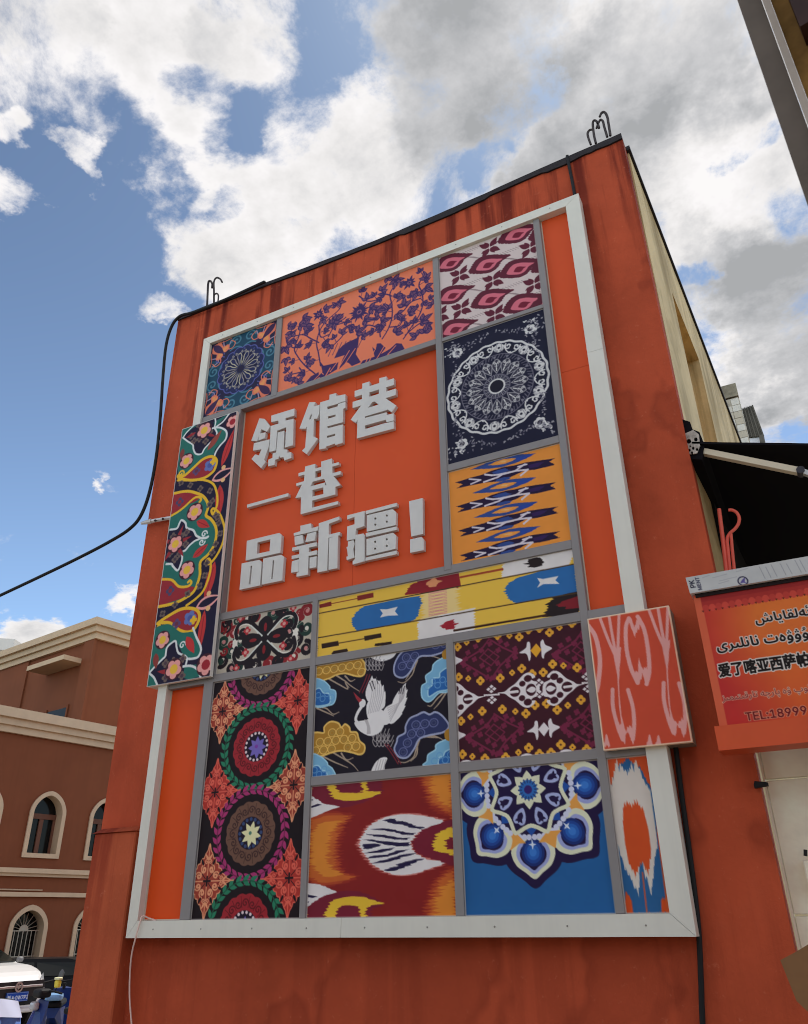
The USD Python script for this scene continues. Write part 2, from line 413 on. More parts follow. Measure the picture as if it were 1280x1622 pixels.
# coping of bitumen felt, lapped unevenly over the top edge
rng = np.random.default_rng(4)
xs = np.linspace(LX, xr1, 90)
zt = np.interp(xs, *zip(*top_line))
drop = 0.014 + 0.028 * fbm(np.c_[xs * 1.3, xs * 0, xs * 0 + 3]) + 0.05 * (xs > 4.72) * fbm(np.c_[xs * 6, xs * 0, xs * 0 + 9]) + 0.028 * ((xs > 2.9) & (xs < 4.0))
lip = Polygon(list(zip(xs, zt + 0.03 + 0.012 * fbm(np.c_[xs * 3, xs * 0, xs * 0]))) + list(zip(xs[::-1], (zt - drop)[::-1])))
part(gable, "coping_felt", [prism(lip, 0.03, (0, WY - 0.022, 0)), prism(Polygon(list(zip(xs, zt + 0.035)) + list(zip(xs[::-1], (zt + 0.005)[::-1]))), 0.42, (0, WY + 0.009, 0))], TAR, label="black bitumen felt lapped over the top edge")
part(gable, "coping", prism(Polygon([(0.2, TOP - 0.01), (0.2, TOP + 0.05), (DEEP, TOP + 0.05), (DEEP, TOP - 0.01)]), 0.34, SP0 + SN * 0.03, SU, (0, 0, 1)), TAR)
# pilaster at the lower left corner, with a weathered ledge
pz = 2.43
part(gable, "pilaster", box(-0.625, -0.065, 0.02, WY + 0.01, GROUND, pz, 0.012), ORANGE_LOWER, label="plain orange pilaster at the corner below the sign")
part(gable, "pilaster_ledge", hull([(-0.64, 0.005, pz), (-0.055, 0.005, pz), (-0.64, WY + 0.01, pz), (-0.055, WY + 0.01, pz), (-0.60, 0.10, pz + 0.05), (-0.09, 0.10, pz + 0.05), (-0.60, WY + 0.01, pz + 0.055), (-0.09, WY + 0.01, pz + 0.055)]), ORANGE_LOWER)
# reinforcing bars left standing above the coping
IRON = mat("rusty_iron", seen(52, 46, 46), rough=0.8, vary=0.3, vscale=30)


def hook(pts, r=0.012):
    part(gable, "rebar_hook", tube(spline([on_y(*p, WY + 0.08) for p in pts], 6), r, 6), IRON)


hook([(328, 486), (329, 465), (330, 448), (333, 445), (336, 449), (336, 456)], 0.016)
hook([(339, 482), (339, 460), (339, 446), (343, 440), (349, 442), (352, 447)], 0.014)
hook([(340, 466), (344, 465), (346, 469), (345, 480)], 0.012)
hook([(936, 229), (932, 218), (931, 211), (934, 206), (939, 205)], 0.014)
hook([(944, 227), (941, 214), (939, 196), (941, 191), (945, 192), (948, 199), (949, 203)], 0.014)
hook([(962, 217), (957, 200), (955, 192), (951, 190), (947, 197), (945, 203)], 0.014)
hook([(967, 215), (964, 196), (962, 185), (958, 178), (953, 179), (950, 185)], 0.015)


# ------------------------------------------------------------------ the billboard
board = thing("billboard", "huge orange billboard of textile patterns with white frame and raised lettering", "billboard", (0, 0, 1.5))
WHITE = mat("white_frame_paint", seen(176, 172, 161), rough=0.45, vary=0.06, vscale=1.6, streak=0.05, spec=0.2)
MULL = mat("grey_mullion_paint", seen(110, 105, 103), rough=0.45, vary=0.06, vscale=3)
W_, Z0, Z1, FW, FB, FD = 5.082, 1.5, 8.5, 0.125, 0.145, 0.15
FI = 0.118                                                           # inner width left and right
L_in, R_in, B_in, T_in = FI, W_ - 0.152, Z0 + 0.142, Z1 - 0.115


def rail(outline, label, cut=None):
    """A mitred rail; cut names where one length of the section ends and the next begins: ('x' or 'z', place)."""
    p = Polygon(outline)
    if cut:
        a, c = cut
        halves = (sbox(-1, -1, c - 0.0012, 20), sbox(c + 0.0012, -1, 20, 20)) if a == "x" else (sbox(-1, -1, 20, c - 0.0012), sbox(-1, c + 0.0012, 20, 20))
        for h, word in zip(halves, ("first", "second") if a == "x" else ("lower", "upper")):
            part(board, "frame_rail", prism(p.intersection(h), FD, (0, 0, 0)), WHITE, label=f"{word} length of the {label}")
    else:
        part(board, "frame_rail", prism(p, FD, (0, 0, 0)), WHITE, label=label)


g = 0.0012                                                           # a hair of a joint at the mitres
rail([(g, Z0), (W_ - g, Z0), (R_in - g, B_in - g), (L_in + g, B_in - g)], "bottom white frame rail", ("x", 2.32))
rail([(g, Z1), (L_in + g, T_in + g), (R_in - g, T_in + g), (W_ - g, Z1)], "top white frame rail", ("x", 2.9))
rail([(0, Z0 + g), (L_in, B_in + g), (L_in, T_in - g), (0, Z1 - g)], "left white frame rail")
rail([(W_, Z0 + g), (W_, Z1 - g), (R_in, T_in - g), (R_in, B_in + g)], "right white frame rail", ("z", 6.42))
part(board, "backing", box(0.05, W_ - 0.05, 0.125, 0.145, Z0 + 0.05, Z1 - 0.05), MULL)

SCREW = mat("screw_head", seen(120, 116, 110), rough=0.4, metal=0.7)
for k in range(9):
    x = 0.32 + 0.555 * k
    for z in (Z0 + 0.07, Z1 - 0.055):
        part(board, "screw", lathe([(0, 0.0), (0.007, 0.0), (0.005, 0.003), (0, 0.0035)], (x, -0.0002, z), (0, -1, 0), 8), SCREW)

# grey mullions: uprights 20 mm behind the frame's face, cross bars 3 mm deeper
UP = [(1.170, 1.252, 7.19, T_in), (3.343, 3.414, 4.50, T_in), (4.556, 4.622, B_in, T_in), (0.640, 0.727, 3.84, 7.19), (0.600, 0.716, B_in, 3.84), (1.893, 1.955, B_in, 4.50), (3.330, 3.402, B_in, 3.84)]
for x0, x1, z0, z1 in UP:
    part(board, "mullion", box(x0, x1, 0.020, 0.124, z0, z1, 0.003), MULL)
CROSS = [(L_in, 3.3425, 7.155, 7.228), (3.4145, 4.5555, 7.158, 7.206), (3.4145, 4.5555, 5.542, 5.620), (0.7275, 4.5555, 4.462, 4.545), (L_in, R_in, 3.802, 3.882), (1.9555, R_in, 2.697, 2.772)]
for x0, x1, z0, z1 in CROSS:
    part(board, "mullion", box(x0, x1, 0.0235, 0.1235, z0, z1, 0.003), MULL)

ORANGE_SHEET = mat("orange_sheet", seen(177, 67, 33), rough=0.4, vary=0.03, vscale=1.2, spec=0.12)
part(board, "orange_sheet", box(0.728, 2.30, 0.110, 0.124, 4.546, 7.154), ORANGE_SHEET, label="big plain orange sheet behind the lettering")
part(board, "orange_sheet", box(2.303, 3.3425, 0.110, 0.124, 4.546, 7.154), ORANGE_SHEET, label="right piece of the orange sheet behind the lettering")
part(board, "orange_sheet", box(L_in, 0.5995, 0.083, 0.124, B_in, 3.8015), mat("orange_sheet_deep", seen(180, 63, 22), rough=0.4, vary=0.03, vscale=1.2, spec=0.12), label="plain orange strip at the lower left")
part(board, "orange_sheet", box(4.6225, R_in, 0.083, 0.124, 6.343, T_in), ORANGE_SHEET, label="upper half of the plain orange strip at the right")
part(board, "orange_sheet", box(4.6225, R_in, 0.083, 0.124, 3.8825, 6.340), ORANGE_SHEET, label="lower half of the plain orange strip at the right")
EDGE = mat("sheet_edge", seen(170, 150, 132), rough=0.6)
for x0, x1, z0, z1, y in ((0.728, 3.3425, 4.546, 7.154, 0.1), (L_in, 0.5995, B_in, 3.8015, 0.075), (4.6225, R_in, 3.8825, T_in, 0.075)):
    part(board, "edge_strip", [box(x0 + 0.001, x0 + 0.012, y, y + 0.012, z0, z1), box(x0, x1, y + 0.001, y + 0.0115, z0 + 0.001, z0 + 0.010)], EDGE)

# raised lettering: outlines traced on the lettering's own plane
LETTER_FACE = mat("letter_face", seen(169, 165, 159), rough=0.4, vary=0.06, vscale=5, streak=0.03)
LY, LD = 0.062, 0.046


def glyph(name, ox, oy, s, shapes, holes=()):
    def pl(pts):
        w = [on_y(ox + x / s, oy + y / s, LY) for x, y in pts]
        return Polygon([(p[0], p[2]) for p in w]).buffer(0)
    u = unary_union([pl(q) for q in shapes])
    for h in holes:
        u = u.difference(pl(h))
    u = u.buffer(-0.002).buffer(0.002, join_style=2)
    p = part(board, "letter", prism(u, LD, (0, LY, 0)), LETTER_FACE, label=name)
    return p


def dot(x, y, r):
    return [(x + r * math.cos(a), y + r * math.sin(a)) for a in np.linspace(0, 2 * math.pi, 10, endpoint=False)]


glyph("raised white character 领", 380, 640, 12.8, [
    [(395, 290), (498, 300), (615, 450), (545, 560), (435, 510), (405, 595), (350, 748), (230, 745)],
    [(400, 600), (522, 570), (505, 692), (372, 738)],
    [(285, 795), (600, 715), (585, 850), (490, 1130), (525, 1165), (430, 1300), (235, 1115), (310, 1020), (385, 1040), (440, 915), (265, 945)],
    [(635, 235), (1105, 90), (1105, 235), (925, 285), (925, 335), (1090, 295), (1075, 835), (915, 880), (940, 470), (755, 540), (725, 940), (595, 970), (625, 445), (780, 395), (780, 335), (635, 365)],
    [(770, 575), (900, 540), (885, 920), (960, 920), (960, 985), (1040, 975), (1045, 1090), (900, 1145), (885, 1075), (815, 1085), (800, 1045), (775, 1110), (715, 1130), (700, 1235), (570, 1260), (575, 1130), (660, 1090), (665, 1000), (735, 980)]])
glyph("raised white character 馆", 465, 610, 12.8, [
    [(320, 345), (440, 345), (415, 430), (530, 395), (515, 580), (475, 680), (415, 685), (400, 1035), (490, 1085), (265, 1400), (170, 1330), (235, 1265), (270, 840), (240, 885), (120, 880)],
    [(540, 350), (725, 295), (730, 195), (865, 160), (865, 220), (1050, 185), (1050, 460), (1005, 480), (995, 1170), (845, 1215), (840, 1185), (660, 1245), (650, 1280), (520, 1305)]],
    [[(345, 600), (375, 595), (352, 682), (312, 702)], [(680, 440), (905, 375), (895, 430), (690, 490)], [(695, 635), (855, 595), (850, 635), (700, 680)],
     [(685, 835), (1060, 735), (1060, 780), (690, 875)], [(675, 1030), (845, 985), (845, 1025), (680, 1070)], [(905, 366), (1090, 308), (1090, 322), (905, 382)]])
glyph("upper of the two raised white characters 巷", 545, 585, 12.8, [
    [(370, 290), (515, 245), (510, 640), (360, 700)], [(715, 180), (860, 145), (850, 590), (700, 640)],
    [(215, 440), (1010, 180), (1010, 315), (215, 560)], [(175, 660), (1050, 390), (1050, 520), (175, 785)],
    [(345, 735), (590, 640), (480, 785), (300, 1000), (235, 1080), (135, 1020)], [(610, 645), (845, 585), (1060, 735), (970, 865), (705, 712)],
    [(270, 1060), (360, 830), (480, 782), (705, 712), (870, 780), (880, 820), (425, 955), (425, 985), (865, 870), (870, 925), (1005, 890), (1010, 1200), (260, 1400)]],
    [[(420, 1140), (850, 1020), (860, 1080), (430, 1210)], [(850, 1076), (1060, 1024), (1060, 1040), (850, 1092)]])
glyph("lower of the two raised white characters 巷", 380, 715, 7.111, [
    [(735, 170), (848, 140), (850, 330), (720, 350)], [(915, 115), (1035, 80), (1045, 300), (915, 310)], [(660, 245), (1115, 120), (1115, 150), (660, 280)], [(635, 360), (1135, 220), (1135, 258), (635, 390)],
    [(715, 340), (848, 290), (820, 340), (790, 400), (690, 515), (625, 525)], [(920, 280), (1050, 270), (1135, 380), (1075, 400), (990, 420), (950, 310)],
    [(690, 440), (820, 390), (810, 655), (685, 705)], [(790, 395), (960, 350), (960, 400), (800, 440)], [(940, 380), (1075, 380), (1075, 480), (940, 500)], [(810, 510), (1075, 450), (1075, 485), (810, 555)], [(690, 665), (1105, 560), (1105, 595), (685, 708)]])
glyph("raised white character 一, a single bar", 380, 715, 7.111, [[(80, 600), (545, 470), (545, 505), (80, 635)]])
glyph("raised white character 品", 370, 830, 12.8, [
    [(270, 340), (925, 180), (975, 225), (950, 580), (245, 740)], [(165, 800), (520, 725), (570, 770), (535, 1245), (120, 1335)], [(600, 700), (965, 625), (1020, 660), (985, 1145), (570, 1230)]],
    [[(485, 375), (745, 310), (730, 550), (470, 605)], [(345, 845), (375, 850), (340, 1225), (305, 1225)], [(795, 735), (825, 735), (790, 1115), (760, 1115)]])
glyph("raised white character 新", 450, 800, 12.8, [
    [(195, 570), (330, 530), (330, 420), (545, 370), (555, 470), (690, 430), (680, 515), (200, 625)], [(210, 640), (375, 605), (395, 770), (220, 815)], [(470, 585), (650, 535), (620, 720), (430, 750)],
    [(165, 865), (660, 750), (660, 830), (160, 930)], [(155, 1030), (665, 915), (665, 1000), (155, 1095)], [(310, 850), (505, 820), (480, 1410), (250, 1455), (255, 1380), (295, 1360)],
    [(160, 1140), (300, 1100), (290, 1350), (140, 1370)], [(520, 1065), (660, 1035), (650, 1260), (515, 1285)],
    [(705, 370), (1120, 230), (1120, 300), (910, 380), (905, 600), (1130, 545), (1130, 610), (900, 665), (870, 1330), (675, 1365)], [(915, 670), (1095, 615), (1080, 1280), (900, 1315)]])
glyph("raised white character 疆", 540, 780, 8.533, [
    [(85, 310), (320, 250), (315, 455), (205, 490), (190, 630), (80, 650), (85, 460), (185, 430), (185, 330), (85, 365)], [(195, 575), (305, 555), (320, 580), (320, 930), (160, 975), (160, 930), (190, 900)],
    [(95, 665), (170, 645), (185, 700), (165, 760), (175, 830), (185, 880), (80, 915), (75, 870), (95, 860), (85, 780), (75, 740), (95, 730)],
    [(335, 250), (755, 140), (755, 185), (340, 295)], [(335, 550), (755, 460), (755, 505), (340, 600)], [(335, 880), (755, 785), (755, 835), (330, 925)],
    [(350, 310), (700, 225), (745, 265), (740, 440), (350, 530)], [(345, 630), (705, 545), (745, 580), (740, 760), (345, 855)]],
    [dot(x, y, 15) for x, y in ((465, 352), (620, 312), (465, 435), (620, 395), (462, 668), (620, 632), (462, 760), (620, 722))])
glyph("raised white exclamation mark", 540, 780, 8.533, [[(920, 120), (1105, 75), (1110, 560), (950, 595)], [(935, 635), (1090, 600), (1120, 640), (1120, 780), (935, 815)]])

# ------------------------------------------------------------------ printed sheets: flat prints drawn as fine meshes with a colour at every vertex
PRINT_LIGHT, INK = LIGHT, 0.865


def ink(small, light):
    """Base colours of a print from the colours it shows; hues are kept where they would be brighter than any ink."""
    c = lin(small.reshape(-1, 3) * INK) / light
    return np.maximum(c * np.minimum(1, 0.86 / np.maximum(c.max(1, keepdims=True), 1e-6)), 0.003)


class Canvas:
    """A print drawn in metres on the board. Points come as pixels of an enlarged view of the photograph (ox, oy, scale), as shares of the sheet (U), or in metres."""

    def __init__(self, x0, x1, z0, z1, y, dens, bg, ss=4):
        self.x0, self.x1, self.z0, self.z1, self.y = x0, x1, z0, z1, y
        self.nx, self.nz = max(2, round((x1 - x0) * dens)), max(2, round((z1 - z0) * dens))
        self.S = ss
        self.kx, self.kz = (self.nx + 1) * ss / (x1 - x0), (self.nz + 1) * ss / (z1 - z0)
        self.im = Image.new("RGB", ((self.nx + 1) * ss, (self.nz + 1) * ss), bg)
        self.d = ImageDraw.Draw(self.im)
        self.view = (0, 0, 1.0)
        self.w, self.h = x1 - x0, z1 - z0
        self.rng = np.random.default_rng(int(abs(x0) * 1000 + abs(z0) * 77))

    def T(self, pts):
        """Pixels of the current view -> metres from the sheet's upper left corner."""
        ox, oy, s = self.view
        p = np.asarray(pts, float).reshape(-1, 2)
        w = np.array([on_y(ox + a / s, oy + b / s, self.y) for a, b in p])
        return np.c_[w[:, 0] - self.x0, self.z1 - w[:, 2]]

    def U(self, pts):
        return np.asarray(pts, float).reshape(-1, 2) * [self.w, self.h]

    def px(self, m):
        m = np.asarray(m, float).reshape(-1, 2)
        return [tuple(q) for q in (m * [self.kx, self.kz])]

    def poly(self, m, c):
        self.d.polygon(self.px(m), fill=c)

    def line(self, m, w, c, taper=False):
        p = np.asarray(m, float).reshape(-1, 2)
        n = len(p)
        ws = np.full(n, w) if not taper else w * np.clip(np.linspace(1, taper if taper is not True else 0.25, n), 0.05, 1)
        q = np.array(self.px(p))
        for i in range(n - 1):
            wd = (ws[i] + ws[i + 1]) / 2 * self.kx
            self.d.line([tuple(q[i]), tuple(q[i + 1])], fill=c, width=max(1, round(wd)))
        for (a, b), wd in zip(q, ws * self.kx / 2):
            if wd > 0.8:
                self.d.ellipse([a - wd, b - wd, a + wd, b + wd], fill=c)

    def smooth(self, m, closed=False, n=7):
        return spline(np.asarray(m, float).reshape(-1, 2), n, closed)

    def blob(self, m, c, edge=None, ew=0.0, n=7):
        s = self.smooth(m, True, n)
        self.poly(s, c)
        if edge:
            self.line(np.vstack([s, s[:1]]), ew, edge)

    def ell(self, c, rx, ry=None, col=(0, 0, 0), ang=0.0, n=28):
        ry = rx if ry is None else ry
        a = np.linspace(0, 2 * np.pi, n, endpoint=False)
        e = np.c_[rx * np.cos(a), ry * np.sin(a)]
        ca, sa = math.cos(ang), math.sin(ang)
        self.poly(np.asarray(c) + e @ np.array([[ca, sa], [-sa, ca]]), col)

    def ring(self, c, rx, ry, w, col, n=60):
        a = np.linspace(0, 2 * np.pi, n + 1)
        self.line(np.asarray(c) + np.c_[rx * np.cos(a), ry * np.sin(a)], w, col)

    def leaf(self, base, ang, length, width, col, vein=None):
        """A pointed leaf from its base, ang clockwise from +x (y runs down)."""
        t = np.linspace(0, 1, 9)
        half = width / 2 * np.sin(np.pi * t**0.8)
        e = np.vstack([np.c_[t * length, half], np.c_[t * length, -half][::-1]])
        ca, sa = math.cos(ang), math.sin(ang)
        r = np.array([[ca, sa], [-sa, ca]])
        self.poly(np.asarray(base) + e @ r, col)
        if vein:
            self.line(np.asarray(base) + np.array([[0.15 * length, 0], [0.85 * length, 0]]) @ r, max(0.003, width * 0.08), vein)

    def curl(self, c, r, w, col, start=0.0, turns=1.4, hand=1):
        a = np.linspace(0, turns * 2 * np.pi, int(18 * turns) + 2)
        rr = r * (1 - 0.8 * a / a[-1])
        self.line(np.asarray(c) + np.c_[rr * np.cos(start + hand * a), rr * np.sin(start + hand * a)], w, col)

    def flower(self, c, r, petals, heart, n=5, rot=0.0, hr=0.42):
        for k in range(n):
            a = rot + 2 * np.pi * k / n
            self.ell(np.asarray(c) + 0.58 * r * np.array([math.cos(a), math.sin(a)]), r * 0.44, None, petals, n=12)
        self.ell(c, r * hr, None, heart, n=12)

    def feather(self, m, c, amp, cell=0.012, vertical=False):
        """A filled shape whose edges are drawn out along the threads, as in ikat."""
        mask = Image.new("L", self.im.size, 0)
        ImageDraw.Draw(mask).polygon(self.px(m), fill=255)
        a = np.asarray(mask)
        if vertical:
            a = a.T
        out = np.zeros_like(a)
        k = self.kx if vertical else self.kz
        q = self.kz if vertical else self.kx
        step = max(1, round(cell * k))
        rows = np.arange(a.shape[0]) // step
        tri = np.abs((np.arange(a.shape[0]) % (2 * step)) / step - 1)
        sh = ((self.rng.random(rows.max() + 1)[rows] - 0.5) + (tri - 0.5) * 0.8) * amp * q
        for i, s in enumerate(np.round(sh).astype(int)):
            out[i] = np.roll(a[i], s)
        out = out.T if vertical else out
        self.im.paste(c, mask=Image.fromarray(np.ascontiguousarray(out)))
        self.d = ImageDraw.Draw(self.im)

    def grad(self, m, c0, c1, p0, p1):
        """A filled shape with a colour run from p0 to p1."""
        mask = Image.new("L", self.im.size, 0)
        ImageDraw.Draw(mask).polygon(self.px(m), fill=255)
        a, b = np.array(self.px([p0])[0]), np.array(self.px([p1])[0])
        yy, xx = np.mgrid[0:self.im.size[1], 0:self.im.size[0]]
        t = np.clip(((xx - a[0]) * (b - a)[0] + (yy - a[1]) * (b - a)[1]) / max(1e-6, ((b - a) ** 2).sum()), 0, 1)[..., None]
        g = (np.array(c0) * (1 - t) + np.array(c1) * t).astype(np.uint8)
        self.im.paste(Image.fromarray(g), mask=mask)
        self.d = ImageDraw.Draw(self.im)

    def weave(self, amt=0.03):
        """The unevenness of a big ink-jet print: slight banding and mottling."""
        a = np.asarray(self.im).astype(float)
        h, w = a.shape[:2]
        yy, xx = np.meshgrid(np.linspace(0, self.h * 9, h), np.linspace(0, self.w * 9, w), indexing="ij")
        n = fbm(np.stack([xx, yy, 0 * xx + self.x0], -1), 3) - 0.5
        self.im = Image.fromarray(np.clip(a * (1 + amt * 2 * n[..., None]), 0, 255).astype(np.uint8))
        self.d = ImageDraw.Draw(self.im)

    def mesh(self, parent, name, label, thick=0.02, light=PRINT_LIGHT, border=(186, 176, 168), bw=0.009):
        if bw:
            for q in ([(0, 0), (0, self.h)], [(0, self.h), (self.w, self.h)], [(self.w, 0), (self.w, self.h)], [(0, 0), (self.w, 0)]):
                self.line(q, bw * 2, border)
        small = np.asarray(self.im.resize((self.nx + 1, self.nz + 1), Image.BOX))
        col = ink(small, light)
        gx, gz = np.meshgrid(np.linspace(self.x0, self.x1, self.nx + 1), np.linspace(self.z1, self.z0, self.nz + 1))
        v = np.stack([gx.ravel(), np.full(gx.size, self.y), gz.ravel()], 1)
        i = np.arange(gx.size).reshape(gx.shape)
        q = np.stack([i[:-1, :-1], i[1:, :-1], i[1:, 1:], i[:-1, 1:]], -1).reshape(-1, 4)
        f = np.vstack([q[:, [0, 1, 2]], q[:, [0, 2, 3]]])
        # the sheet's own thickness: four rims behind the printed face
        rim = np.concatenate([i[0], i[1:, -1], i[-1, :-1][::-1], i[1:-1, 0][::-1]])
        n0 = len(v)
        v = np.vstack([v, v[rim], v[rim] + [0, thick, 0]])
        col = np.vstack([col, np.tile(lin(border) / light, (2 * len(rim), 1))])
        a = n0 + np.arange(len(rim)); b = np.roll(a, -1); c_, d_ = a + len(rim), b + len(rim)
        f = np.vstack([f, np.stack([a, b, d_], 1), np.stack([a, d_, c_], 1)])
        off = np.array(UsdGeom.Xformable(parent).ComputeLocalToWorldTransform(Usd.TimeCode.Default()).GetInverse())
        v = (np.c_[v, np.ones(len(v))] @ off)[:, :3]
        m = usdkit.mesh(stage, fresh(str(parent.GetPath()), name), (v, f), PRINT)
        UsdGeom.PrimvarsAPI(m).CreatePrimvar("print", Sdf.ValueTypeNames.Color3fArray, "vertex").Set(Vt.Vec3fArray.FromNumpy(col.astype(np.float32)))
        return tag(m.GetPrim(), label)


PY = 0.040
DENS = 165


def print_tile():
    c = Canvas(L_in, 1.170, 7.228, T_in, PY, 150, (34, 30, 58))
    w, h = c.w, c.h
    m = np.array([w / 2, h / 2])
    teal, blue, violet, orange, orange2, purple, cream = (66, 112, 130), (30, 36, 74), (80, 84, 146), (210, 112, 84), (216, 138, 82), (58, 36, 70), (176, 166, 140)
    for k in range(4):
        a = np.pi / 2 * k
        d = np.array([math.cos(a), math.sin(a)]); t = np.array([-d[1], d[0]])
        e = m + d * (w / 2 if k % 2 == 0 else h / 2)
        c.ell(e, 0.30, 0.24, (24, 62, 82), a + np.pi / 2)
        for s in (-1, 1):
            c.curl(e - d * 0.09 + t * s * 0.105, 0.085, 0.022, teal, a + np.pi / 2 * s, 1.3, -s)
            c.line(c.smooth([e - d * 0.30, e - d * 0.22 + t * s * 0.03, e - d * 0.19 + t * s * 0.12, e - d * 0.22 + t * s * 0.20]), 0.018, teal)
            c.line(c.smooth([e - d * 0.05 + t * s * 0.2, e - d * 0.14 + t * s * 0.24, e - d * 0.12 + t * s * 0.30, e - d * 0.02 + t * s * 0.33]), 0.016, (150, 130, 150))
            c.line(c.smooth([e - d * 0.19 + t * s * 0.22, e - d * 0.11 + t * s * 0.26, e - d * 0.16 + t * s * 0.33, e - d * 0.24 + t * s * 0.29]), 0.014, violet)
            c.line(c.smooth([e - d * 0.015 + t * s * 0.20, e - d * 0.03 + t * s * 0.30, e - d * 0.015 + t * s * 0.42]), 0.013, orange)
    a = np.linspace(0, 2 * np.pi, 161)
    r = 0.335 + 0.026 * np.abs(np.sin(8 * a))
    c.poly(m + np.c_[r * np.cos(a), r * np.sin(a)], blue)
    c.line(m + np.c_[r * np.cos(a), r * np.sin(a)], 0.014, violet)
    for sx in (-1, 1):
        for sy in (-1, 1):
            cor = m + np.array([sx * w / 2, sy * h / 2])
            d = np.array([-sx, -sy]) / math.sqrt(2); t = np.array([-d[1], d[0]])
            an = math.atan2(d[1], d[0])
            for s in (-1, 1):
                c.blob([cor + d * 0.06, cor + d * 0.13 + t * s * 0.09, cor + d * 0.22 + t * s * 0.07, cor + d * 0.27 + t * s * 0.13, cor + d * 0.33 + t * s * 0.10, cor + d * 0.32 + t * s * 0.02, cor + d * 0.2 + t * s * 0.01], orange)
                c.blob([cor + d * 0.24 + t * s * 0.02, cor + d * 0.27 + t * s * 0.10, cor + d * 0.31 + t * s * 0.08, cor + d * 0.30 + t * s * 0.02], orange2)
                c.line(c.smooth([cor + d * 0.30 + t * s * 0.06, cor + d * 0.38 + t * s * 0.12, cor + d * 0.36 + t * s * 0.2, cor + d * 0.28 + t * s * 0.2]), 0.014, orange)
            c.leaf(cor + d * 0.05, an, 0.27, 0.10, purple)
    for k in range(12):
        an = 2 * np.pi * k / 12 + 0.1
        d = np.array([math.cos(an), math.sin(an)]); t = np.array([-d[1], d[0]])
        for s in (-1, 1):
            c.line(c.smooth([m + d * 0.06, m + d * 0.14 + t * s * 0.020, m + d * 0.20 + t * s * 0.020, m + d * 0.255 + t * s * 0.052, m + d * 0.235 + t * s * 0.075]), 0.014, cream if k % 2 else (140, 130, 124), 0.6)
            c.curl(m + d * 0.272 + t * s * 0.022, 0.020, 0.009, (150, 140, 130), an, 1.0, s)
        c.line([m + d * 0.03, m + d * 0.26], 0.012, (22, 20, 40))
        c.ell(m + d * 0.225, 0.028, 0.012, (24, 20, 40), an)
        c.ell(m + d * 0.315, 0.016, 0.012, (60, 66, 120), an)
    c.ell(m, 0.045, None, (30, 26, 52))
    c.weave()
    c.mesh(board, "printed_panel", "printed blue mosaic tile panel with orange corner leaves", border=(120, 112, 110), bw=0.004)


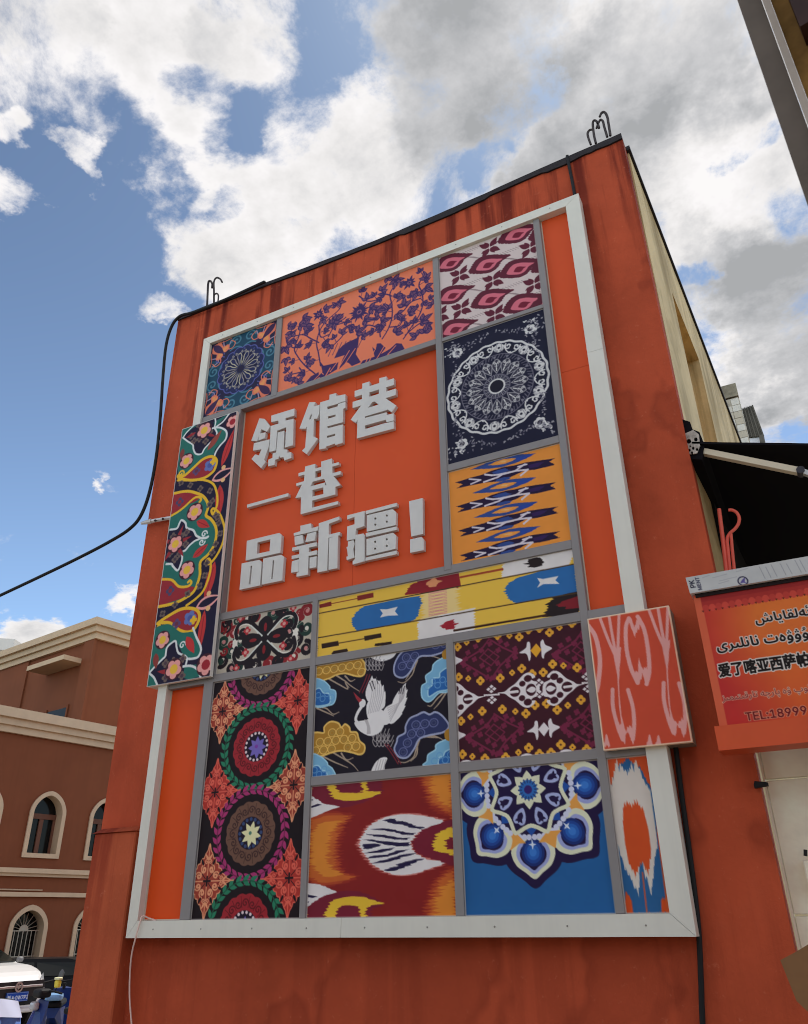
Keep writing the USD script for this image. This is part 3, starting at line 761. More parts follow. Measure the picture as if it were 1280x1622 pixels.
def print_vines():
    c = Canvas(1.252, 3.343, 7.228, T_in, PY, 150, (228, 122, 88))
    c.view = (310, 320, 3.282)
    ink, hatch = (58, 38, 84), (150, 92, 104)
    stems = [[(650, 850), (640, 790), (630, 730), (650, 660), (690, 610), (745, 560), (760, 520)], [(620, 890), (570, 850), (530, 800), (515, 760), (540, 690), (545, 640)],
             [(970, 710), (1000, 660), (1020, 600), (1020, 540), (1010, 480), (1030, 440), (1055, 400)], [(1080, 710), (1120, 650), (1160, 590), (1180, 530), (1175, 470), (1160, 430), (1190, 370)],
             [(1020, 490), (980, 480), (940, 510), (890, 515), (850, 490)], [(960, 700), (950, 660), (900, 640), (850, 660)], [(1090, 690), (1150, 640), (1200, 610)], [(690, 700), (720, 650), (780, 600)],
             [(700, 760), (760, 700), (780, 660)], [(640, 730), (600, 710), (560, 690), (500, 700)], [(850, 590), (790, 620), (730, 640)], [(515, 760), (480, 740), (470, 700)], [(1085, 560), (1120, 520), (1170, 500)],
             [(640, 640), (650, 700), (690, 690)], [(540, 860), (550, 880), (520, 890), (470, 900)], [(1020, 600), (970, 610), (930, 560)], [(1010, 650), (1060, 640), (1080, 590)]]
    for s in stems:
        c.line(c.smooth(c.T(s)), 0.017, ink)
    rng = np.random.default_rng(3)
    sprigs = []
    for s in stems:                                                    # leaves on short stalks to either side of every stem
        q = c.smooth(c.T(s), n=10)
        run = np.r_[0, np.cumsum(np.linalg.norm(np.diff(q, axis=0), axis=1))]
        for j, r_ in enumerate(np.arange(0.10, run[-1], 0.135)):
            p = np.array([np.interp(r_, run, q[:, 0]), np.interp(r_, run, q[:, 1])])
            d = np.array([np.interp(r_ + 0.02, run, q[:, 0]), np.interp(r_ + 0.02, run, q[:, 1])]) - p
            an = math.atan2(d[1], d[0]) + (1.1 if j % 2 else -1.1) + rng.uniform(-0.3, 0.3)
            e = p + 0.075 * np.array([math.cos(an), math.sin(an)])
            c.line([p, e], 0.009, ink)
            sprigs.append((e, an, rng.uniform(0.085, 0.125)))
    for e, a0, L in sprigs:
        for k, sc in ((-0.9, 0.72), (0.9, 0.72), (0, 1.0)):
            c.leaf(e, a0 + k, L * sc, L * 0.46, ink)
            c.line([e + np.array([math.cos(a0 + k), math.sin(a0 + k)]) * L * sc * f for f in (0.35, 0.8)], 0.005, (140, 88, 100))
    leaves = [(500, 640), (580, 605), (590, 640), (488, 700), (475, 770), (470, 830), (600, 830), (490, 905), (545, 920), (762, 520), (690, 550), (668, 622), (712, 622), (745, 600), (770, 665), (690, 762), (890, 490), (980, 445), (1055, 405),
              (1190, 380), (1210, 455), (1062, 500), (930, 550), (990, 545), (1082, 520), (1140, 490), (1212, 530), (1200, 600), (1195, 655), (1130, 560), (1060, 590), (1060, 660), (990, 612), (885, 690), (862, 662), (900, 612), (1130, 690), (720, 645), (960, 565), (1035, 430), (560, 640), (1010, 400)]
    for p in leaves:
        b = c.T([p])[0]
        a0 = rng.uniform(-2.4, 2.4)
        L = rng.uniform(0.12, 0.165)
        for k, s in ((-0.95, 0.72), (0.95, 0.72), (0, 1.0)):
            an = a0 + k
            st = b - np.array([math.cos(a0), math.sin(a0)]) * L * 0.45
            c.leaf(st, an, L * s, L * 0.44, ink)
            for o in (-0.22, 0.22):
                c.line([st + np.array([math.cos(an + o), math.sin(an + o)]) * L * s * 0.3, st + np.array([math.cos(an + o * .5), math.sin(an + o * .5)]) * L * s * 0.75], 0.006, hatch)
    for p, n, r in (((850, 572), 18, 0.15), ((1110, 420), 9, 0.11), ((640, 585), 9, 0.10)):
        b = c.T([p])[0]
        for k in range(n):
            an = 2 * np.pi * k / n + 0.2
            c.leaf(b, an, r * (1 if k % 2 else 0.75), 0.035, ink)
        c.ell(b, r * 0.22, None, hatch)
        c.ell(b, r * 0.14, None, ink)
    rocks = [[(648, 828), (665, 850), (690, 845), (742, 832), (735, 868), (700, 890), (655, 915), (636, 905), (660, 880)], [(740, 770), (765, 745), (790, 728), (820, 715), (848, 702), (845, 740), (832, 790), (858, 832), (812, 852), (795, 835), (782, 832), (745, 868), (762, 822), (775, 795), (720, 812)],
             [(560, 952), (600, 905), (640, 882), (642, 910), (598, 938)], [(850, 852), (870, 822), (895, 815), (930, 802), (918, 752), (935, 770), (942, 735), (960, 733), (987, 757), (962, 790), (1010, 762), (1042, 733), (1070, 735), (1085, 762), (1068, 775), (1000, 792), (930, 822), (862, 852)]]
    for r in rocks:
        c.poly(c.T(r), ink)
    for a, b in (((700, 880), (760, 800)), ((735, 875), (800, 770)), ((770, 850), (830, 760)), ((610, 930), (650, 890)), ((900, 830), (930, 770)), ((880, 840), (900, 800)), ((940, 815), (985, 740)), ((675, 905), (700, 860)), ((640, 870), (665, 895)), ((1000, 790), (1040, 745))):
        c.line(c.T([a, b]), 0.016, (228, 122, 88), 0.4)
    for x in range(690, 850, 22):
        c.line(c.T([(x, 800 - (x - 690) * .3), (x + 26, 740 - (x - 690) * .25)]), 0.013, ink, 0.3)
    c.weave()
    c.mesh(board, "printed_panel", "printed salmon panel of dark blue flowering vines", border=(150, 110, 100), bw=0.004)


def print_eyes():
    c = Canvas(3.414, 4.556, 7.206, T_in, PY, 150, (196, 178, 172))
    c.view = (680, 330, 3.771)
    maroon, pink, red, hat = (88, 28, 44), (198, 98, 112), (108, 24, 44), (140, 120, 118)
    base = c.T([(232, 392), (250, 350), (275, 318), (310, 296), (370, 283), (430, 284), (482, 284), (455, 305), (430, 322), (405, 358), (375, 382), (340, 395), (280, 399)])
    o = c.T([(355, 345)])[0]
    eyes = [(360, 338), (535, 158), (545, 362), (140, 328), (150, 520), (375, 544), (572, 572), (165, 722), (330, 165)][:8] + [(740, 330), (760, 545), (720, 140)]
    for p in eyes:
        q = c.T([p])[0]
        for k in range(14):                                            # the dotted feathering beyond each eye
            t = k / 13
            s = q + np.array([0.16 + 0.02 * k, -0.02 + 0.012 * k])
            c.line([s, s + np.array([0.05 + 0.05 * (1 - t), 0.045])], 0.008, hat)
        for k in range(9):
            s = q + np.array([0.10 + 0.03 * k, -0.10 - 0.002 * k])
            c.line([s, s + np.array([0.03, 0.03])], 0.008, hat)
    fl = [(360, 235), (600, 237), (182, 400), (380, 432), (625, 452), (192, 600), (392, 637), (130, 200)][:7] + [(60, 640), (810, 420)]
    for p in fl:
        q = c.T([p])[0]
        for a in (-0.65, 0.65, np.pi - 0.65, np.pi + 0.65):
            d = np.array([math.cos(a), math.sin(a) * 1.25])
            c.leaf(q + d * 0.012, math.atan2(d[1], d[0]) - .12, 0.135, 0.068, maroon)
            c.leaf(q + d * 0.012, math.atan2(d[1], d[0]) + .35, 0.10, 0.05, maroon)
        c.line([q - [0.12, -0.02], q + [0.12, -0.02]], 0.012, (196, 178, 172))
    for p in eyes:
        q = c.T([p])[0]
        c.feather(c.smooth(base - o + q, True), maroon, 0.012, 0.01)
        inner = (base - o) * [0.62, 0.60] + q + [-0.005, 0.0]
        c.blob(inner, pink)
        c.blob((base - o) * [0.27, 0.30] + q + [-0.01, 0.005], red)
    c.weave()
    c.mesh(board, "printed_panel", "printed beige panel of pink and maroon eye shaped drops")


def print_dark_mandala():
    c = Canvas(3.414, 4.556, 5.620, 7.158, PY, 165, (24, 24, 44))
    c.view = (680, 330, 3.771)
    m = c.T([(403, 1062)])[0]
    R = 0.535
    W1, W2, W3 = (196, 192, 188), (140, 136, 140), (96, 92, 104)
    dk = (24, 22, 36)
    P = lambda r, a: m + r * np.array([math.cos(a), math.sin(a)])
    a = np.linspace(0, 2 * np.pi, 241)
    rr = R + 0.006 * np.sin(24 * a)
    c.line(m + np.c_[rr * np.cos(a), rr * np.sin(a)], 0.024, W1)
    for k in range(10):                                                # the outer band: hearts, scrolls and rosettes
        an = 2 * np.pi * k / 10 + 0.12
        for s in (-1, 1):
            c.curl(P(R - 0.058, an + s * 0.105), 0.042, 0.017, W1, an + (np.pi / 2 if s > 0 else -np.pi / 2), 1.0, s)
            c.line(c.smooth([P(R - 0.03, an + s * 0.17), P(R - 0.10, an + s * 0.14), P(R - 0.135, an + s * 0.05), P(R - 0.15, an)]), 0.013, W1)
        c.ell(P(R - 0.075, an), 0.030, 0.024, dk, an)
        c.ell(P(R - 0.135, an), 0.012, None, W1)
        bn = an + np.pi / 10
        c.flower(P(R - 0.072, bn), 0.055, W1, (40, 36, 50), 6, bn, 0.25)
        for s in (-1, 1):
            c.line([P(R - 0.02, bn + s * 0.05), P(R - 0.115, bn + s * 0.09)], 0.008, W2)
            c.ell(P(R - 0.11, bn + s * 0.045), 0.014, 0.009, W2, bn)
    c.ring(m, 0.385, 0.385, 0.010, W3)
    for k in range(64):                                                # a fine grey band
        an = 2 * np.pi * k / 64
        c.line([P(0.335, an), P(0.375, an + 0.05)], 0.009, W3)
        if k % 4 == 0:
            c.ell(P(0.356, an), 0.014, None, (110, 106, 116))
    for k in range(16):                                                # sixteen petals
        an = 2 * np.pi * k / 16 + 0.06
        t = np.linspace(0, 1, 14)
        half = 0.050 * np.sin(np.pi * t**1.35) ** 0.8
        d = np.array([math.cos(an), math.sin(an)]); n_ = np.array([-d[1], d[0]])
        e = np.vstack([m + d * (0.155 + 0.175 * t)[:, None] + n_ * half[:, None], (m + d * (0.155 + 0.175 * t)[:, None] - n_ * half[:, None])[::-1]])
        c.poly(e, (56, 54, 66))
        c.line(np.vstack([e, e[:1]]), 0.009, W2)
        c.line([m + d * 0.19, m + d * 0.275], 0.012, W1)
        for s in (-1, 1):
            c.curl(m + d * 0.285 + n_ * s * 0.018, 0.017, 0.007, W1, an, 1.1, s)
            c.line([m + d * 0.23, m + d * 0.255 + n_ * s * 0.024], 0.007, W2)
    for k in range(40):
        an = 2 * np.pi * k / 40
        c.line([P(0.085, an), P(0.135, an + 0.06)], 0.009, W2 if k % 2 else W3)
        c.ell(P(0.14, an), 0.009, None, W3)
    c.ell(m, 0.086, None, dk)
    c.ring(m, 0.082, 0.082, 0.017, W1)
    rng = np.random.default_rng(8)
    for sx in (0, 1):                                                  # a spray of roses in each corner
        for sy in (0, 1):
            k = np.array([0.17 if sx == 0 else c.w - 0.17, 0.205 if sy == 0 else c.h - 0.205])
            o = np.array([1 if sx == 0 else -1, 1 if sy == 0 else -1])
            c.flower(k, 0.062, W1, (70, 66, 76), 6, 0.3, 0.3)
            c.ring(k, 0.022, 0.022, 0.008, dk)
            for _ in range(60):
                t = rng.uniform(0, 1)
                q = k + o * (np.array([1, -0.30]) * t * 0.36 if rng.random() < 0.5 else np.array([-0.20, 1]) * t * 0.36) + rng.normal(0, 0.032 * (1.1 - t), 2)
                c.leaf(q, rng.uniform(0, 6.3), rng.uniform(0.016, 0.04), 0.014, W2 if rng.random() < 0.5 else W3)
            for _ in range(26):
                q = k + o * np.array([-0.05, -0.08]) + rng.normal(0, 0.045, 2)
                c.leaf(q, rng.uniform(0, 6.3), rng.uniform(0.02, 0.05), 0.017, W2 if rng.random() < 0.6 else W1)
    c.weave()
    c.mesh(board, "printed_panel", "printed black panel with one big round white lace medallion")


def print_zigzag():
    c = Canvas(3.414, 4.556, 4.545, 5.542, PY, 165, (214, 132, 52))
    v0 = (690, 690, 4.384)
    ink, blue, white, pale = (32, 18, 48), (44, 66, 126), (198, 186, 192), (236, 176, 108)
    per = [(-8, -165), (0, 0), (13, 168), (25, 338), (33, 505), (-16, -330)]

    def S(pts, dx, dy, col, w=0, amp=0.012):
        c.view = (v0[0] + dx / v0[2], v0[1] + dy / v0[2], v0[2])
        m = c.T(pts)
        if w:
            c.line(m, w, col)
        else:
            c.feather(m, col, amp, 0.008)
    for dx, dy in per:
        S([(255, 402), (330, 370), (400, 340), (480, 312), (560, 300), (698, 290), (640, 325), (560, 358), (470, 385), (380, 396)], dx, dy, blue)
        S([(375, 372), (430, 345), (480, 330), (572, 322), (540, 342), (490, 362), (430, 372)], dx, dy, (222, 140, 60))
        S([(440, 352), (470, 340), (515, 337), (490, 352)], dx, dy, pale)
        S([(560, 322), (698, 290), (640, 325), (575, 348)], dx, dy, (36, 62, 140))
        S([(146, 492), (240, 462), (330, 438), (400, 410), (480, 385), (560, 372), (640, 352), (832, 325), (795, 348), (836, 370), (700, 402), (620, 410), (560, 440), (480, 470), (400, 488), (340, 494), (250, 512), (157, 532), (198, 503)], dx, dy, ink)
        S([(395, 424), (440, 405), (490, 393), (525, 407), (470, 430), (420, 432)], dx, dy, blue)
        S([(432, 470), (480, 455), (530, 452), (520, 468), (460, 485), (420, 487)], dx, dy, blue)
        S([(650, 372), (720, 352), (760, 350), (720, 382), (660, 392)], dx, dy, (48, 26, 74))
        S([(352, 436), (400, 442), (440, 438), (560, 412), (625, 366)], dx, dy, white, 0.020)
        S([(345, 488), (440, 455), (470, 436), (560, 412), (648, 402), (600, 442)], dx, dy, white, 0.020)
        S([(640, 366), (580, 382), (630, 366)], dx, dy, white, 0.016)
        S([(255, 502), (322, 474), (244, 468)], dx, dy, white, 0.016)
    c.weave()
    c.mesh(board, "printed_panel", "printed orange panel of dark stepped zigzag arrows")


def print_stripes():
    c = Canvas(1.955, 4.556, 3.882, 4.462, PY, 170, (224, 180, 66))
    Lv, Rv = (330, 860, 3.282), (690, 690, 4.384)
    ink, red, blue, white, pk = (36, 26, 26), (130, 28, 36), (40, 96, 152), (208, 200, 194), (196, 128, 120)

    def P(v, pts):
        c.view = v
        return c.T(pts)
    # top strip
    c.feather(P(Lv, [(1022, 272), (1040, 236), (1065, 212), (1160, 190), (1300, 150), (1300, 236)]), red, 0.015)
    c.poly(P(Rv, [(-140, 975), (-60, 960), (160, 955), (168, 1000), (176, 1045), (-100, 1100)]), red)
    c.feather(P(Lv, [(1128, 212), (1165, 188), (1180, 178), (1190, 195), (1218, 200), (1190, 212), (1185, 228), (1150, 232)]), (206, 134, 90), 0.01)
    c.feather(P(Rv, [(462, 900), (560, 860), (980, 770), (930, 890), (900, 905), (462, 985)]), white, 0.02)
    c.feather(P(Rv, [(640, 862), (700, 848), (735, 855), (748, 880), (735, 905), (690, 918), (640, 915), (650, 900), (605, 892), (645, 884)]), ink, 0.012)
    c.line(P(Rv, [(175, 985), (462, 930)]), 0.022, (150, 62, 34))
    c.poly(P(Lv, [(578, 322), (640, 305), (642, 328), (580, 340)]), (120, 36, 28))
    c.poly(P(Lv, [(775, 276), (858, 260), (860, 284), (777, 302)]), (120, 36, 28))
    c.line(P(Lv, [(640, 318), (776, 290)]), 0.010, (120, 36, 28))
    # middle strip
    top, bot = lambda f: P(Lv, [(580 - 6, 368)]) * (1 - f) + P(Rv, [(968, 892)]) * f, lambda f: P(Lv, [(575 - 6, 493)]) * (1 - f) + P(Rv, [(982, 1092)]) * f
    c.feather(np.vstack([top(.44), top(.58), bot(.58), bot(.44)]), (232, 200, 130), 0.05, 0.012)
    s0, s1 = top(.465), top(.535)
    for k in range(17):
        f = (k + 0.5) / 17
        a = s0 * (1 - f) + bot(.465) * f
        b = s1 * (1 - f) + bot(.535) * f
        c.line(c.smooth(np.vstack([a, (a + b) / 2 + [0, 0.004 * (-1) ** k], b])), 0.007, pk)
    c.feather(P(Lv, [(748, 392), (770, 360), (810, 330), (1000, 290), (1100, 276), (1108, 310), (1095, 372), (1060, 405), (800, 455), (765, 455), (752, 425)]), blue, 0.02)
    c.poly(P(Lv, [(893, 345), (930, 345), (985, 332), (970, 356), (988, 376), (935, 378), (893, 388), (908, 366)]), white)
    c.feather(P(Rv, [(575, 985), (760, 935), (990, 885), (1000, 1090), (560, 1165), (505, 1130), (478, 1080), (500, 1025)]), blue, 0.02)
    c.poly(P(Rv, [(705, 990), (745, 997), (852, 975), (830, 1005), (858, 1030), (745, 1032), (703, 1057), (725, 1022)]), white)
    # bottom strip
    c.feather(P(Lv, [(1082, 430), (1110, 408), (1290, 370), (1290, 500), (1105, 500), (1112, 465)]), white, 0.03)
    c.feather(P(Rv, [(-120, 1290), (-60, 1265), (270, 1195), (268, 1370), (-120, 1420)]), white, 0.02)
    c.feather(P(Rv, [(28, 1322), (80, 1288), (130, 1274), (126, 1302), (160, 1300), (132, 1320), (132, 1340), (75, 1346)]), (150, 30, 42), 0.012)
    c.feather(P(Rv, [(822, 1122), (900, 1098), (1010, 1078), (1010, 1240), (745, 1258), (765, 1215), (772, 1170)]), ink, 0.025)
    c.feather(P(Rv, [(842, 1175), (880, 1150), (1000, 1110), (1000, 1195), (900, 1205), (905, 1185), (860, 1188)]), (120, 28, 36), 0.015)
    c.line(P(Rv, [(130, 1352), (400, 1305), (765, 1245)]), 0.020, (60, 34, 20))
    for q in ([(590, 524), (676, 508), (680, 532), (592, 549)], [(811, 484), (898, 468), (901, 490), (814, 508)], [(640, 575), (652, 560), (722, 548), (728, 560), (700, 590)], [(865, 535), (868, 522), (954, 510), (954, 530)]):
        c.poly(P(Lv, q), (44, 28, 20))
    c.line(P(Lv, [(678, 520), (812, 496)]), 0.010, (60, 40, 24))
    for f in (top, bot):
        c.line(np.vstack([f(-0.05), f(1.05)]), 0.013, (70, 50, 30))
    c.weave()
    c.mesh(board, "printed_panel", "printed yellow striped panel with blue and red patches")


def print_floral_strip():
    y = -0.045
    c = Canvas(-0.122, 0.727, 3.848, 7.092, y, 165, (24, 16, 42))
    c.view = (220, 620, 3.311)
    T = lambda p: c.T(p)
    green, white, gold, red, leafred, grey, pink, blue, nav = (30, 98, 86), (204, 204, 200), (222, 172, 34), (142, 32, 40), (178, 44, 42), (100, 82, 74), (224, 150, 142), (92, 104, 160), (24, 16, 42)

    def fl(x, yy, r=0.092, petals=pink, heart=(232, 184, 56), rot=0.3):
        r *= 0.84
        q = T([(x, yy)])[0]
        c.ell(q, r * 1.12, r * 1.12, (60, 24, 34))
        c.flower(q, r, petals, heart, 5, rot, 0.5)

    def sm(p, w, col, closed=False, taper=False):
        s = c.smooth(T(p), closed)
        c.line(s, w, col, taper)
    # upper green field and its dark cartouche
    c.blob(T([(225, 240), (205, 420), (228, 440), (262, 425), (330, 352), (388, 335), (402, 300), (452, 250), (455, 215), (430, 195), (390, 190), (300, 180), (240, 190)]), green)
    c.poly(T([(370, 175), (470, 118), (440, 150), (400, 188)]), green)
    c.blob(T([(232, 243), (262, 212), (300, 185), (385, 160), (394, 190), (408, 215), (404, 240), (375, 268), (345, 300), (330, 328), (300, 328), (287, 305), (283, 280), (256, 262)]), nav)
    sm([(232, 243), (256, 262), (283, 280), (287, 305), (300, 328), (328, 328), (345, 300), (375, 268), (402, 240), (408, 215), (394, 190)], 0.022, white)
    sm([(232, 243), (252, 215), (272, 195), (300, 170)], 0.02, white)
    sm([(360, 205), (395, 192), (430, 192), (458, 212), (455, 250), (425, 285), (405, 315), (396, 338)], 0.026, white)
    sm([(395, 192), (402, 165), (400, 145)], 0.02, white)
    sm([(400, 190), (440, 160), (472, 120)], 0.024, white)
    for x, yy in ((275, 235), (318, 180), (372, 215), (290, 260), (350, 262), (318, 250)):
        c.flower(T([(x, yy)])[0], 0.05, grey, (70, 50, 60), 4)
    c.leaf(T([(300, 215)])[0], 2.9, 0.16, 0.04, red); c.leaf(T([(360, 225)])[0], 0.5, 0.14, 0.04, red)
    fl(343, 205, 0.125)
    fl(250, 365, 0.115)
    c.leaf(T([(232, 300)])[0], 1.6, 0.16, 0.07, (120, 50, 44)); c.leaf(T([(360, 310)])[0], -0.9, 0.30, 0.09, (140, 60, 50))
    fl(490, 160, 0.105, pink, (150, 30, 40))
    # dark right-hand side: long red leaves and outlined buds
    for p, an, L, w in (((432, 395), -1.30, 0.50, 0.10), ((425, 490), 1.50, 0.46, 0.12), ((398, 890), 1.75, 0.50, 0.12), ((345, 1145), 1.62, 0.50, 0.09)):
        c.leaf(T([p])[0], an, L, w, leafred, (120, 20, 30))
    for x, yy in ((440, 432), (362, 1098)):
        q = T([(x, yy)])[0]
        c.leaf(q - [0.16, -0.05], -0.25, 0.34, 0.15, pink); c.leaf(q - [0.13, -0.04], -0.25, 0.28, 0.09, nav)
        c.ell(q + [0.0, -0.085], 0.03, None, (226, 176, 120)); c.ell(q + [0.01, 0.085], 0.03, None, (226, 176, 120))
    # central green field
    inner = [(186, 535), (228, 526), (270, 525), (330, 545), (358, 580), (362, 610), (352, 650), (375, 668), (398, 700), (406, 740), (396, 800), (365, 852), (325, 890), (320, 925), (318, 970), (290, 1045), (240, 1085), (180, 1112), (98, 1130)]
    c.poly(np.vstack([c.smooth(T(inner)), T([(60, 1130), (110, 535)])]), green)
    c.poly(c.smooth(T([(180, 545), (270, 533), (318, 550), (300, 575), (245, 600), (205, 632), (150, 655)]), True), red)
    c.poly(c.smooth(T([(110, 985), (175, 990), (215, 1028), (272, 1022), (292, 1035), (240, 1075), (180, 1100), (90, 1115)]), True), red)
    sm([(160, 658), (205, 632), (240, 605), (290, 560), (318, 555), (326, 568), (318, 580)], 0.030, gold)
    sm([(110, 985), (172, 988), (210, 1022), (255, 1022), (275, 1005), (268, 992), (258, 1000)], 0.030, gold)
    c.flower(T([(215, 580)])[0], 0.06, (70, 60, 90), red, 4); c.flower(T([(165, 1045)])[0], 0.06, (70, 60, 90), red, 4)
    c.blob(T([(150, 742), (175, 722), (205, 715), (214, 690), (225, 675), (245, 690), (252, 716), (285, 728), (300, 755), (318, 770), (292, 785), (265, 808), (245, 832), (228, 845), (226, 885), (205, 935), (180, 915), (172, 905), (140, 890), (100, 880), (110, 760)]), nav)
    sm([(165, 725), (200, 718), (214, 690), (225, 675), (245, 690), (252, 716), (285, 728), (300, 755), (320, 770), (292, 785), (265, 808), (245, 832), (228, 845), (226, 885), (205, 937), (180, 917), (172, 905), (145, 905)], 0.026, white)
    sm([(318, 770), (350, 768), (362, 762)], 0.03, white)
    c.curl(T([(342, 748)])[0], 0.045, 0.018, white, 0, 1.1, -1); c.curl(T([(330, 790)])[0], 0.045, 0.018, white, 0, 1.1, 1)
    for x, yy in ((222, 760), (250, 740), (215, 850), (180, 760), (165, 850), (245, 800), (190, 880)):
        c.flower(T([(x, yy)])[0], 0.05, grey, (70, 50, 60), 4)
    for an in (-0.2, 0.9, 2.2, -1.2, 3.6):
        c.leaf(T([(192, 800)])[0], an, 0.24, 0.05, red)
    fl(192, 800, 0.12)
    fl(293, 632, 0.125)
    fl(252, 936, 0.12)
    for p, an in (((303, 680), 0.55), ((282, 872), -0.55)):
        c.leaf(T([p])[0], an, 0.24, 0.10, leafred, (120, 20, 30))
    # yellow bands
    sm(inner, 0.036, gold)
    sm([(205, 466), (270, 466), (340, 465), (388, 485), (408, 535), (410, 590), (400, 620), (388, 645), (380, 625), (392, 615), (420, 640), (442, 690), (448, 730), (440, 790), (410, 855), (380, 895), (360, 905), (352, 890), (366, 878), (376, 900), (370, 960), (340, 1040), (300, 1085), (250, 1122)], 0.030, gold)
    for x, yy in ((222, 480), (270, 492), (322, 510), (372, 522), (385, 575), (370, 595), (402, 650), (425, 745), (418, 690), (402, 800), (385, 845), (355, 900), (345, 965), (318, 1020), (255, 1060), (190, 1118), (125, 1165), (412, 660)):
        c.flower(T([(x, yy)])[0], 0.045, grey, (60, 46, 50), 4, x)
    # paisleys
    for pais, fx, fy in ((([(208, 440), (238, 442), (285, 402), (335, 357), (380, 342), (406, 360), (402, 395), (385, 425), (340, 455), (275, 466), (215, 455)]), 372, 388),
                         (([(100, 1215), (150, 1180), (225, 1140), (290, 1140), (316, 1165), (312, 1205), (285, 1250), (250, 1262), (210, 1250), (165, 1215), (120, 1212)]), 268, 1188)):
        c.blob(T(pais), red, gold, 0.038)
        c.flower(T([(fx, fy)])[0], 0.085, blue, (70, 80, 140), 5)
        c.flower(T([(fx - 70, fy + 30)])[0], 0.06, (84, 60, 100), (100, 40, 60), 4)
        c.flower(T([(fx + 18, fy - 20 if fy < 600 else fy + 10)])[0], 0.05, gold, gold, 4)
    c.curl(T([(222, 432)])[0], 0.05, 0.022, gold, 0.5, 1.1, -1); c.curl(T([(108, 1236)])[0], 0.05, 0.022, gold, 0, 1.1, 1)
    # lower green field
    c.blob(T([(85, 1245), (120, 1225), (165, 1222), (220, 1262), (285, 1262), (310, 1300), (326, 1345), (312, 1385), (270, 1405), (245, 1400), (215, 1345), (190, 1310), (150, 1335), (135, 1385), (60, 1470), (40, 1470), (60, 1300)]), green)
    c.poly(T([(240, 1440), (300, 1430), (330, 1490), (260, 1510), (232, 1500)]), green)
    c.poly(T([(40, 1490), (62, 1480), (90, 1520), (100, 1540), (30, 1555)]), green)
    sm([(55, 1476), (85, 1442), (125, 1402), (140, 1385), (150, 1340), (190, 1308), (198, 1340), (208, 1370), (240, 1385), (252, 1402), (245, 1435)], 0.024, white)
    sm([(284, 1240), (300, 1285), (325, 1345), (312, 1388), (285, 1400), (250, 1402)], 0.026, white)
    sm([(195, 1455), (240, 1440), (280, 1440), (310, 1462), (322, 1495)], 0.026, white)
    sm([(55, 1476), (80, 1500), (100, 1545)], 0.024, white)
    c.curl(T([(228, 1330)])[0], 0.045, 0.016, white, 0, 1.1, -1)
    for x, yy in ((140, 1425), (180, 1415), (230, 1400), (140, 1500), (225, 1490)):
        c.flower(T([(x, yy)])[0], 0.05, grey, (70, 50, 60), 4)
    c.leaf(T([(250, 1285)])[0], 1.0, 0.24, 0.10, leafred); c.leaf(T([(90, 1372)])[0], 1.4, 0.18, 0.08, (130, 50, 44)); c.leaf(T([(170, 1470)])[0], 3.3, 0.2, 0.05, red)
    fl(125, 1302, 0.11)
    fl(183, 1455, 0.125)
    fl(350, 1432, 0.13, pink, (150, 30, 40))
    c.weave()
    c.mesh(board, "printed_panel", "tall printed navy floral panel with yellow scrolls, standing proud of the frame at the left", thick=0.043, border=(196, 188, 178))
    part(board, "panel_box", [box(-0.120, -0.0015, -0.001, WY - 0.002, 3.850, 7.090)], WHITE)


